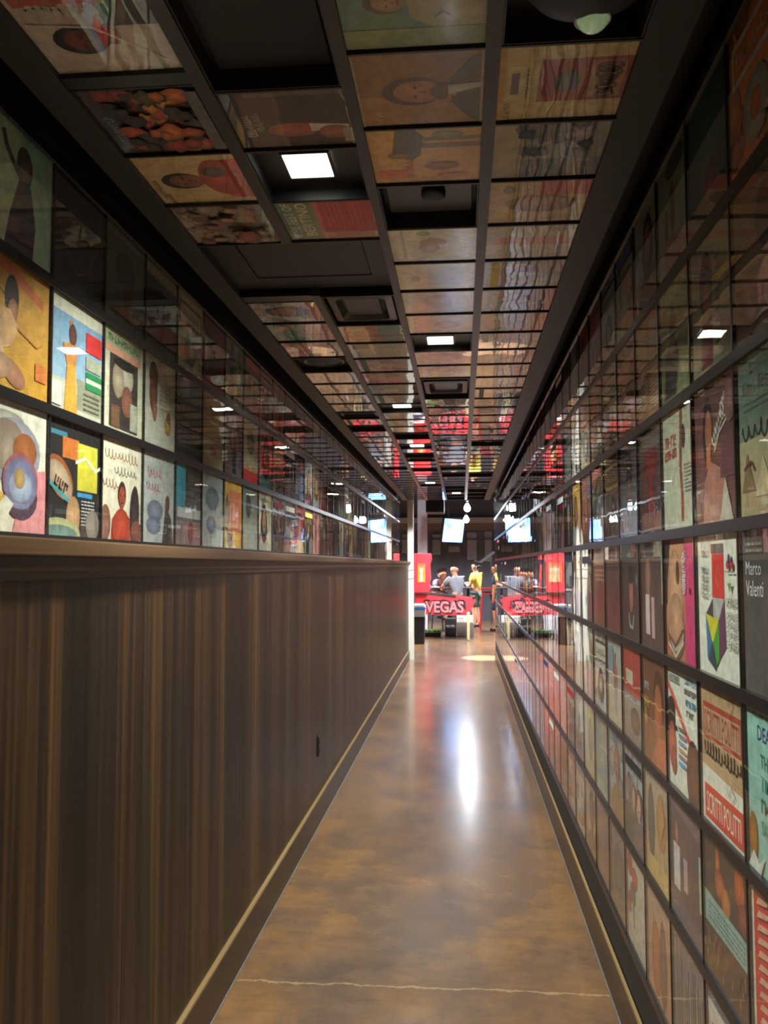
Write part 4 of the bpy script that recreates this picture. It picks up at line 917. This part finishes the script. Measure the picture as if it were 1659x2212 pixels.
for y in (18.2, 20.6, 23.0): structure('beam', MB().box((-5, y, 3.38), (5, y+.18, 3.598)), M['recess'], o)
structure('beam', MB().box((-5, 25.38, 2.83), (5, 25.598, 2.98)), solid('pale_beam', (168, 166, 160), .5), wb)
structure('frieze', MB().box((-5, 25.52, 2.62), (5, 25.598, 2.828)), solid('warm_grey_frieze', (118, 104, 96), .6), wb)
for x0, x1, z0, z1 in ((-1.75,-1.5,1.95,2.5), (-.85,-.62,1.9,2.5), (-.38,-.06,1.98,2.2), (.16,.44,1.75,2.55), (.68,.88,1.7,2.58), (1.2,1.45,1.7,2.55), (1.75,2.0,1.7,2.55)):
    structure('panel', MB().box((x0, 25.55, z0), (x1, 25.598, z1)), pale_w, wb)
    structure('panel_ledge', MB().box((x0-.03, 25.5, z0+(z1-z0)*.72), (x1+.03, 25.549, z0+(z1-z0)*.76)), dark_w, wb)
o = MB().box((-.915, Y_END+.002, 0), (-.815, Y_END+.10, ZC+.138)).obj('trim_3', M['white'], bevel=.004); o['kind'] = 'structure'
for z in (1.505, 1.36): 
    MB().box((-.918, Y_END-.001, z), (-.812, Y_END+.103, z+.008), Matrix.Translation((-.865, 0, z)) @ Matrix.Rotation(R(-12), 4, 'Y') @ Matrix.Translation((.865, 0, -z))).obj('tie_band', M['frame'], o)
o = MB().box((-1.02, 20.2, 0), (-.80, 20.42, 3.598)).obj('trim_4', solid('pale_column_paint', (206, 206, 212), .4)); o['kind'] = 'structure'

RED = solid('red_cabinet_laminate', (222, 54, 62), .35, var=.06); BLK = M['speaker']
def rotbox(mb, c, half, M3): return mb.box((-half[0], -half[1], -half[2]), half, Matrix.Translation(c) @ M3)
# pinball table, seen from its side
PX, PY = -.37, 18.9
pb = empty('pinball_machine', (PX, PY, 0), 'red pinball machine side-on with VEGAS lettering along its cabinet', 'pinball machine')
def lx(x): return x-PX
side = [(-1.0,.55), (.14,.52), (.285,.85), (.245,.90), (-.80,1.035), (-1.0,1.035)]
MB().prism([(lx(a), b) for a, b in side], -.28, .28).obj('cabinet', RED, pb, bevel=.006)
for s in (-1, 1):
    d = Vector((1.045, 0, -.128)).normalized(); ang = math.atan2(.128, 1.045)
    mb = MB(); rotbox(mb, ((-.29)+.0, s*.262, .99), (.54, .026, .026), Matrix.Rotation(ang, 4, 'Y')); mb.obj('side_rail', M['chrome'], pb, bevel=.006)
mb = MB(); rotbox(mb, (.08, 0, .972), (.52, .234, .004), Matrix.Rotation(math.atan2(.128, 1.045), 4, 'Y')); mb.obj('playfield_glass', solid('dark_glass', (20, 20, 24), .08), pb)
mb = MB().box((lx(.215), -.285, .862), (lx(.275), .285, .928)); mb.obj('lockdown_bar', M['chrome'], pb, bevel=.008)
bbx = [(-1.02,1.02), (-.70,1.02), (-.665,1.10), (-.70,1.18), (-.675,1.30), (-.69,1.60), (-.655,1.72), (-.66,1.845), (-1.02,1.845)]
bb = MB().prism([(lx(a), b) for a, b in bbx], -.35, .35).obj('backbox', RED, pb, bevel=.006)
art = Art((206,112,36), (214,134,44)); art.poly([(.3,.05),(.7,.05),(.62,.5),(.74,.72),(.5,.9),(.26,.72),(.38,.5)], (190,176,160)); art.ell(.5,.8,.1,.07,(150,90,66)); art.rect(.1,.9,.9,.98,(206,70,50))
vs, fs, cs = art.mesh('c', .16, .40)
o = bpy.data.objects.new('side_art', print_mesh('side_art', [(vs, fs, cs, None)])); o.matrix_world = Matrix.Translation((lx(-.86), -.3550, 1.43)) @ Matrix.Rotation(R(90), 4, 'X'); link(o, bb); o['label'] = 'yellow side art with a pale figure'
def text_mesh(name, s, w, h, depth, mat, bold=0.0, shear=0.0):
    c = bpy.data.curves.new('t', 'FONT'); c.body = s; c.offset = bold; c.shear = shear; c.extrude = .05; c.resolution_u = 3
    o = bpy.data.objects.new('t', c); me = bpy.data.meshes.new_from_object(o); bpy.data.objects.remove(o); bpy.data.curves.remove(c)
    xs = [v.co.x for v in me.vertices]; ys = [v.co.y for v in me.vertices]
    for v in me.vertices: v.co = ((v.co.x-min(xs))/(max(xs)-min(xs))*w-w/2, (v.co.y-min(ys))/(max(ys)-min(ys))*h-h/2, v.co.z/.05*depth)
    me.materials.clear(); me.materials.append(mat); me.name = name; return me
for nm, w, h, bd, mt_, y_, dx_ in (('lettering_outline', .90, .30, .10, BLK, -.2825, .014), ('lettering', .82, .245, .03, solid('pink_lettering', (196,112,116), .5, var=.05), -.2865, 0)):
    o = bpy.data.objects.new(nm, text_mesh(nm, 'VEGAS', w, h, .002, mt_, bd)); o.location = (lx(-.375+dx_), y_, .705); o.rotation_euler = (R(90), 0, 0); link(o, pb)
for x0, x1 in ((-.83, -.66), (-.5, -.32), (-.15, .05)):
    MB().prism([(lx(x0), .828), (lx((x0+x1)/2), .875), (lx(x1), .85), (lx(x1), .82), (lx((x0+x1)/2), .845), (lx(x0), .81)], -.2845, -.2805).obj('letter_cap', BLK, pb)
LEG = solid('lit_cream_metal_leg', (206, 196, 150), .3, metal=.3)  # lit tone, for the near legs
for x, s in ((.13, -1), (.13, 1), (-.93, -1), (-.93, 1)):
    l_ = MB(); l_.prism([(lx(x)-.028, 0.035), (lx(x)+.028, 0.035), (lx(x)+.034, .60), (lx(x)-.03, .60)], s*.30-.026, s*.30+.0).obj('leg', LEG if s < 0 else M['grille'], pb, bevel=.003)  # far legs get a darker metal to paint in their shadow
    MB().lathe([(.035, 0), (.035, .018), (.012, .03), (.012, .036)], (lx(x), s*.30-.013, 0), n=14).obj('foot', M['chrome'], pb)
# waste bin
wbn = empty('waste_bin', (-.865, 17.75, 0), 'slim black waste bin with grey band and white-blue lid by the corridor end', 'bin')
MB().prism([(-.10,0), (.10,0), (.115,.545), (-.115,.545)], -.14, .14).obj('bin_body', solid('bin_black', (34,34,38), .5), wbn, bevel=.012)
MB().prism([(-.122,.548), (.122,.548), (.126,.70), (-.126,.70)], -.15, .15).obj('bin_hood', solid('bin_grey', (160,160,162), .4), wbn, bevel=.01)
MB().box((-.128,-.152,.702), (.128,.152,.745)).obj('blue_rim', solid('blue_plastic', (56,128,206), .35), wbn, bevel=.008)
MB().prism([(-.126,.747), (.126,.747), (.10,.805), (-.10,.805)], -.15, .15).obj('lid', M['white'], wbn, bevel=.012)
# television on its arm
tv = empty('television', (-.2, 20.0, CZ+.79), 'bright blue-white television hung tilted above the people', 'television'); tv.rotation_euler = (.146, 0, R(60))
MB().box((-.46,-.02,-.285), (.46,.035,.285)).obj('bezel', BLK, tv, bevel=.008)
mt, nt, b = new_mat('television_picture'); L = nt.links.new
tc = N(nt, 'ShaderNodeTexCoord'); nz = N(nt, 'ShaderNodeTexNoise', i_Scale=3.0, i_Detail=2.0); L(tc.outputs['Object'], nz.inputs['Vector'])
ra = N(nt, 'ShaderNodeValToRGB'); ra.color_ramp.elements[0].position = .34; ra.color_ramp.elements[0].color = lin((40,110,235))+(1,); ra.color_ramp.elements[1].position = .5; ra.color_ramp.elements[1].color = lin((140,190,255))+(1,)
L(nz.outputs['Fac'], ra.inputs[0]); L(ra.outputs[0], b.inputs['Emission Color']); b.inputs['Emission Strength'].default_value = 7.0; b.inputs['Base Color'].default_value = (0.02,0.02,0.03,1)
MB().box((-.435,-.024,-.26), (.435,-.0205,.26)).obj('screen', mt, tv)
MB().tube([(0,.04,0), (0,.12,.05), (0,.30,1.20)], .022).obj('mount_arm', BLK, tv)
# pendants, ceiling speaker box
for i, (x, y, z, lab) in enumerate(((.115, 17.0, 2.705, 'bare glowing pendant bulb, the larger and higher of two by the television'), (.103, 19.0, 2.585, 'bare glowing pendant bulb hanging lower, behind the larger one'))):
    p = empty('pendant_lamp', (x, y, z), lab, 'lamp', 'bare pendant bulbs over the bar')
    MB().lathe([(.0, -.062), (.03, -.054), (.052, -.03), (.058, 0), (.05, .03), (.03, .062), (.02, .085)], n=20, cap=False).obj('bulb', M['bulb'], p, True)
    MB().lathe([(.022, .086), (.026, .09), (.026, .13), (.01, .14)], n=16).obj('socket', BLK, p); MB().tube([(0, 0, .141), (0, 0, 3.595-z)], .005, 6).obj('cord', BLK, p)
sb = empty('hanging_speaker', (-.5, 16.65, 2.74), 'black box hanging from the bar ceiling left of the pendant bulbs', 'speaker')
MB().prism([(-.15,-.135), (.14,-.16), (.15,.135), (-.15,.135)], -.176, .176, 'yz').obj('speaker_box', BLK, sb, bevel=.01); MB().box((-.155,-.158,-.11), (.155,-.152,.11)).obj('front_grille', M['black'], sb)
MB().box((-.02,-.02,.136), (.02,.02,.858)).obj('bracket', M['frame'], sb)
# sloping silver rail at the back
hr = empty('stair_handrail', (.59, 23.6, 1.735), 'sloping silver panelled handrail at the back right', 'handrail')
an = math.atan2(.313, .43); mb = MB(); rotbox(mb, (0, 0, 0), (.36, .02, .035), Matrix.Rotation(-an, 4, 'Y')); mb.obj('rail', M['chrome'], hr)
for x in (-.2, .2): MB().box((x-.015, -.012, -1.735), (x+.015, .012, x*.727-.03)).obj('post', M['grille'], hr)
# high table with plates, stools
tb = empty('bar_table', (-.35, 21.35, 0), 'dark high bar table the seated people lean on', 'table')
MB().box((-.62,-.32,1.02), (.62,.32,1.05)).obj('table_top', solid('dark_table_top', (60,50,46), .3), tb, bevel=.005)
for x in (-.5, .5): 
    MB().tube([(x,0,.03), (x,0,1.02)], .03, 12).obj('leg', BLK, tb); MB().box((x-.05,-.26,0), (x+.05,.26,.03)).obj('foot', BLK, tb, bevel=.006)
def plate(x, y, r, lab):
    o = MB().lathe([(.0,.004), (r*.6,.004), (r,.018), (r*1.02,.016), (r*.66,0), (.0,0)], n=28, cap=False).obj('plate', M['white'], None, True); o.location = (x, y, 1.0505); tag(o, lab, 'plate', 'plates on the high table')
plate(-.66, 21.2, .13, 'white plate at the left end of the high table'); plate(-.02, 21.18, .09, 'small white plate beside the grey-shirted person')
cup = empty('paper_cup', (.14, 21.22, 1.0505), 'white cup near the right end of the high table', 'cup')
MB().lathe([(.0,0), (.028,0), (.038,.10), (.036,.10), (.026,.006), (.0,.006)], n=20, cap=False).obj('cup', M['white'], cup, True); MB().lathe([(.040,.1005), (.040,.108), (.033,.114), (0,.114)], n=20, cap=False).obj('cup_lid', BLK, cup, True)
def stool(x, y, seat_h, seat_mat, leg_mat, lab):
    s = empty('bar_stool', (x, y, 0), lab, 'stool')
    MB().lathe([(.0, seat_h-.05), (.15, seat_h-.05), (.165, seat_h-.035), (.165, seat_h-.012), (.14, seat_h), (.0, seat_h)], n=28, cap=False).obj('seat', seat_mat, s, True)
    for k in range(4):
        a = R(45+90*k); MB().tube([(.12*math.cos(a), .12*math.sin(a), seat_h-.05), (.2*math.cos(a), .2*math.sin(a), .0)], .014, 8).obj('leg', leg_mat, s)
    MB().tube([(.175*math.cos(R(20*k)), .175*math.sin(R(20*k)), .28) for k in range(19)], .01, 6).obj('foot_ring', leg_mat, s)
    return s
stool(-.10, 20.62, .74, BLK, M['grille'], 'black bar stool under the bald person'); stool(-.62, 21.95, .70, BLK, M['grille'], 'black bar stool behind the high table')
rs = empty('red_high_chair', (.66, 21.9, 0), 'red metal high chair with black seat at the right', 'chair')
REDM = solid('red_painted_metal', (196, 36, 44), .35)
MB().box((-.17,-.17,.86), (.17,.17,.90)).obj('seat_frame', REDM, rs, bevel=.005); MB().box((-.16,-.16,.902), (.16,.16,.955)).obj('seat_cushion', BLK, rs, bevel=.015); MB().box((-.18,-.18,.98), (.18,-.15,1.03)).obj('back_rest', REDM, rs, bevel=.006)
for s1 in (-1, 1):
    MB().tube([(s1*.165,-.165,.90), (s1*.165,-.165,1.0)], .013).obj('back_post', REDM, rs)
    for s2 in (-1, 1): MB().tube([(s1*.15, s2*.15, .86), (s1*.21, s2*.2, 0)], .017).obj('leg', REDM, rs)
# things on the floor behind the pinball table
cr_ = empty('black_crate', (-.26, 19.75, 0), 'black box with white writing under the pinball machine', 'box')
MB().box((-.125,-.15,0), (.125,.15,.40)).obj('crate_body', BLK, cr_, bevel=.008)
art = Art((30,30,32)); art.script(.06,.3,.86,.4,(206,206,206), n=6, seed=40); art.lines(.1,.12,.8,1,.1,(150,150,150),.06); vs, fs, cs = art.mesh('c', .22, .11)
o = bpy.data.objects.new('white_print', print_mesh('white_print', [(vs, fs, cs, None)])); o.matrix_world = Matrix.Translation((0, -.1545, .24)) @ Matrix.Rotation(R(90), 4, 'X'); link(o, cr_)
gb = MB().box((-.19,-.16,0), (.19,.16,.31)).obj('storage_box', solid('grey_card', (108,100,92), .7), bevel=.006); gb.location = (.07, 19.75, 0); tag(gb, 'dull grey storage box on the floor right of the black box', 'box')
ct = empty('carton', (.06, 19.72, .3105), 'white printed carton lying on the grey storage box', 'carton')
MB().box((-.18,-.12,0), (.18,.12,.15)).obj('carton_body', solid('white_card', (206,204,196), .6), ct, bevel=.004)
art = Art((206,204,196)); art.script(.04,.5,.4,.3,(70,66,64), n=5, seed=41); art.script(.1,.15,.34,.25,(80,76,74), n=4, seed=42); vs, fs, cs = art.mesh('c', .34, .13)
o = bpy.data.objects.new('carton_print', print_mesh('carton_print', [(vs, fs, cs, None)])); o.matrix_world = Matrix.Translation((0, -.1245, .075)) @ Matrix.Rotation(R(90), 4, 'X'); link(o, ct)
pf = empty('potted_fern', (-.68, 19.55, 0), 'low trough of bright green leaves under the pinball machine', 'plant')
MB().prism([(-.2,0), (.2,0), (.22,.09), (-.22,.09)], -.07, .07).obj('trough', solid('brown_trough', (70,56,44), .6), pf, bevel=.006)
GRN = solid('bright_leaf', (70,190,60), .5, var=.3); fm = MB()
for k in range(150):
    a = rnd.random()*6.28; x, y = (rnd.random()-.5)*.4, (rnd.random()-.5)*.12; l_ = .06+.08*rnd.random(); dx_, dy_ = math.cos(a), math.sin(a); z = .09; w = .012
    fm.add([(x, y, z), (x+dx_*l_*.5-dy_*w, y+dy_*l_*.5+dx_*w, z+l_*.55), (x+dx_*l_, y+dy_*l_, z+l_*.5), (x+dx_*l_*.5+dy_*w, y+dy_*l_*.5-dx_*w, z+l_*.55)], [(0,1,2,3)])
o = fm.obj('leaves', GRN, pf); o['kind'] = 'stuff'

# ------------------------------------------------------------------ people
def skinned(name, joints, edges, root, mat, parent, sub=1):
    me = bpy.data.meshes.new(name); idx = {k: i for i, k in enumerate(joints)}
    me.from_pydata([Vector(joints[k][:3]) for k in joints], [(idx[a], idx[b]) for a, b in edges], []); me.update()
    o = bpy.data.objects.new(name, me); COL.objects.link(o)
    o.modifiers.new('skin', 'SKIN'); 
    lay = me.skin_vertices[0].data if me.skin_vertices else None
    if lay is None:
        bm = bmesh.new(); bm.from_mesh(me); bm.verts.layers.skin.verify(); bm.to_mesh(me); bm.free(); lay = me.skin_vertices[0].data
    for k, i in idx.items():
        j = joints[k]; lay[i].radius = (j[3], j[4] if len(j) > 4 else j[3]); lay[i].use_root = (k == root)
    s = o.modifiers.new('sub', 'SUBSURF'); s.levels = s.render_levels = sub
    dg = bpy.context.evaluated_depsgraph_get(); nm = bpy.data.meshes.new_from_object(o.evaluated_get(dg)); o.modifiers.clear(); old = o.data; o.data = nm; bpy.data.meshes.remove(old); nm.name = name
    for p in nm.polygons: p.use_smooth = True
    nm.materials.clear(); nm.materials.append(mat); o.parent = parent; return o
def ball(c, r, sc=(1, 1, 1), n=14):
    return MB().lathe([(r*math.sin(R(t))+1e-5, -r*math.cos(R(t))) for t in range(0, 181, 15)], (0, 0, 0), n=n, cap=False)
EYE = solid('eye_dark', (30, 24, 22), .2)
def person(loc, rz, label, skin, hair, shirt, trousers, shoe, seated=0.0, lean=0.0, side_lean=0.0, arms='forward', short=True, bald=False, sleeve='short', scale=1.0, hair_long=False):
    """faces +X before turning; joints placed for the pose"""
    root = empty('person', loc, label, 'person', None, rz); root.scale = (scale,)*3
    J, E = {}, []
    ph = (seated+.09) if seated else .92
    def up(h, f=0.0, y=0.0):               # a point h above the pelvis, with the lean of the trunk
        return (h*math.sin(lean)+f*math.cos(lean), y+h*math.sin(side_lean), ph+h*math.cos(lean)*math.cos(side_lean)-f*math.sin(lean))
    J['pelvis'] = up(0)+(.125, .105); J['belly'] = up(.17)+(.125, .10); J['chest'] = up(.36)+(.135, .105); J['collar'] = up(.47)+(.085,); J['neck'] = up(.545, .01)+(.052,)
    hx, hy, hz = up(.60, .03)
    J['jaw'] = (hx+.01, hy, hz, .072); J['brow'] = (hx-.002, hy, hz+.075, .092); J['crown'] = (hx-.012, hy, hz+.135, .072); J['nose'] = (hx+.102, hy, hz+.035, .016); J['chin'] = (hx+.065, hy, hz-.035, .034)
    E += [('pelvis','belly'), ('belly','chest'), ('chest','collar'), ('collar','neck'), ('neck','jaw'), ('jaw','brow'), ('brow','crown'), ('brow','nose'), ('jaw','chin')]
    for s, n in ((1, 'l'), (-1, 'r')):
        J['ear'+n] = (hx-.01, hy+s*.094, hz+.045, .018); E.append(('brow', 'ear'+n))
        sh = up(.44, 0, s*.17); J['sh'+n] = sh+(.06,)
        if arms == 'forward': el = (sh[0]+.06, sh[1]+s*.05, sh[2]-.27); wr = (el[0]+.21, el[1]-s*.10, el[2]+.06); d = Vector((.9, -s*.35, .1))
        elif arms == 'table': el = (sh[0]+.20, sh[1]+s*.08, sh[2]-.18); wr = (el[0]+.20, el[1]-s*.12, el[2]-.07); d = Vector((.95, -s*.3, -.05))
        else: el = (sh[0]-.01, sh[1]+s*.05, sh[2]-.28); wr = (el[0]+.03, el[1]+s*.0, el[2]-.24); d = Vector((.1, 0, -1))
        d.normalize(); J['el'+n] = el+(.044,); J['wr'+n] = wr+(.03,); J['fm'+n] = tuple((el[i]+wr[i])/2 for i in range(3))+(.04,)
        E += [('chest','sh'+n), ('sh'+n,'el'+n), ('el'+n,'fm'+n), ('fm'+n,'wr'+n)]
        wv = Vector(wr); pl = wv+d*.05; J['pm'+n] = tuple(pl)+(.034, .02); E.append(('wr'+n, 'pm'+n))
        latv = d.cross(Vector((0, 0, 1))) if abs(d.z) < .8 else Vector((1, 0, 0)); latv.normalize(); dn = Vector((0, 0, -1)) if abs(d.z) < .8 else Vector((0, -s, 0))
        for fi, (off, ln_) in enumerate(((-.027, .062), (-.009, .075), (.009, .07), (.026, .055))):
            p0 = wv+d*.088+latv*off; p1 = p0+d*ln_*.5+dn*ln_*.15; p2 = p1+d*ln_*.36+dn*ln_*.4
            for q, p in enumerate((p0, p1, p2)): J['f%s%d%d' % (n, fi, q)] = tuple(p)+(.0095-.0012*q,)
            E += [('pm'+n, 'f%s%d0' % (n, fi)), ('f%s%d0' % (n, fi), 'f%s%d1' % (n, fi)), ('f%s%d1' % (n, fi), 'f%s%d2' % (n, fi))]
        th0 = wv+d*.03+latv*(-s*.034); th1 = th0+d*.04+latv*(-s*.018)+dn*.008
        J['t0'+n] = tuple(th0)+(.012,); J['t1'+n] = tuple(th1)+(.0095,); E += [('wr'+n,'t0'+n), ('t0'+n,'t1'+n)]
        hp = (0, s*.085, ph-.06)
        if seated: kn = (.40, s*.13, ph-.10); an_ = (.33, s*.13, .36)
        else: kn = (.03, s*.10, .49); an_ = (-.015, s*.105, .085)
        fz = an_[2]-.085
        J['hp'+n] = hp+(.088,); J['kn'+n] = kn+(.055,); J['cf'+n] = tuple(kn[i]*.6+an_[i]*.4 for i in range(3))+(.053,); J['an'+n] = an_+(.038,); J['to'+n] = (an_[0]+.15, an_[1]+s*.02, fz+.032, .032)
        E += [('pelvis','hp'+n), ('hp'+n,'kn'+n), ('kn'+n,'cf'+n), ('cf'+n,'an'+n), ('an'+n,'to'+n)]
    skinned('body', J, E, 'pelvis', skin, root)
    def sub(keys, grow, **over):
        d = {}
        for k in keys:
            j = J[k]; g_ = over.get(k, grow); d[k] = j[:3]+tuple(v+g_ for v in j[3:])
        return d
    # shirt
    k = ['pelvis', 'belly', 'chest', 'collar', 'shl', 'shr', 'ell', 'elr']; js = sub(k, .02, ell=.022, elr=.022)
    js['collar'] = tuple(Vector(J['collar'][:3])-Vector((0, 0, .02)))+(.088,)
    es = [('pelvis','belly'), ('belly','chest'), ('chest','collar'), ('chest','shl'), ('chest','shr'), ('shl','ell'), ('shr','elr')]
    for n in 'lr':
        if sleeve == 'short': js['el'+n] = tuple(Vector(J['sh'+n][:3]).lerp(Vector(J['el'+n][:3]), .72))+(.072,)
        else: js['wr'+n] = J['wr'+n][:3]+(.042,); es.append(('el'+n, 'wr'+n))
    skinned('shirt', js, es, 'chest', shirt, root)
    # trousers or shorts
    js = {'pelvis': J['pelvis'][:3]+(.135, .115)}; es = []
    for n in 'lr':
        js['hp'+n] = J['hp'+n][:3]+(.105,); end = Vector(J['kn'+n][:3]); js['kn'+n] = tuple(end)+(.085 if short else .072,); es += [('pelvis','hp'+n), ('hp'+n,'kn'+n)]
        if not short: js['an'+n] = tuple(Vector(J['an'+n][:3])+Vector((0, 0, .02)))+(.06,); es.append(('kn'+n, 'an'+n))
    skinned('shorts' if short else 'trousers', js, es, 'pelvis', trousers, root)
    for n in 'lr':
        a, t = J['an'+n], J['to'+n]
        skinned('shoe', {'h': (a[0]-.03, a[1], a[2]-.04, .042), 'm': ((a[0]+t[0])/2, (a[1]+t[1])/2, t[2]+.008, .044), 't': (t[0]+.02, t[1], t[2]+.006, .037)}, [('h','m'), ('m','t')], 'm', shoe, root)
        s = 1 if n == 'l' else -1
        o = ball(0, .0115).obj('eye', EYE, root, True); o.location = (hx+.083, hy+s*.033, hz+.066)
    if not bald:
        jh = {'a': (hx-.02, hy, hz+.105, .094), 'b': (hx-.035, hy, hz+.14, .078), 'c': (hx+.04, hy, hz+.145, .05), 'd': (hx-.06, hy, hz+.03, .07 if not hair_long else .085)}
        eh = [('a','b'), ('b','c'), ('a','d')]
        if hair_long: jh['e'] = (hx-.09, hy, hz-.10, .07); eh.append(('d','e'))
        skinned('hair', jh, eh, 'a', hair, root)
    return root
SK1 = solid('skin_light', (214,158,128), .5, var=.06); SK2 = solid('skin_tan', (186,120,84), .5, var=.06); HR1 = solid('black_hair', (30,25,26), .5); HR2 = solid('dark_brown_hair', (52,34,26), .5)
person((.37, 22.6, 0), R(150), 'person in yellow T-shirt and grey-green shorts standing side-on', SK1, HR1, solid('yellow_cotton', (222,206,92), .8, var=.08), solid('plaid_grey_green', (104,124,122), .8, var=.5, scale=30), solid('dark_shoe', (40,38,40), .6), scale=.985)
person((-.10, 20.62, 0), R(118), 'bald person in grey shirt seated on a stool with back turned', SK1, HR1, solid('grey_cotton', (138,142,152), .8, var=.1), solid('charcoal_trousers', (46,46,52), .8), BLK, seated=.74, lean=.12, side_lean=.06, arms='table', short=False, bald=True)
person((-.62, 21.95, 0), R(-62), 'dark-haired person leaning over the high table behind the bald person', SK2, HR2, solid('mauve_cotton', (112,94,112), .8, var=.1), solid('black_trousers', (36,36,40), .8), BLK, seated=.70, lean=.52, arms='table', short=False, hair_long=True)
person((.84, 21.35, 0), R(160), 'person in dark navy clothes half hidden behind the right wall', SK2, HR1, solid('navy_cotton', (40,46,72), .8), solid('navy_shorts', (38,42,62), .8), BLK, arms='down', scale=.95)
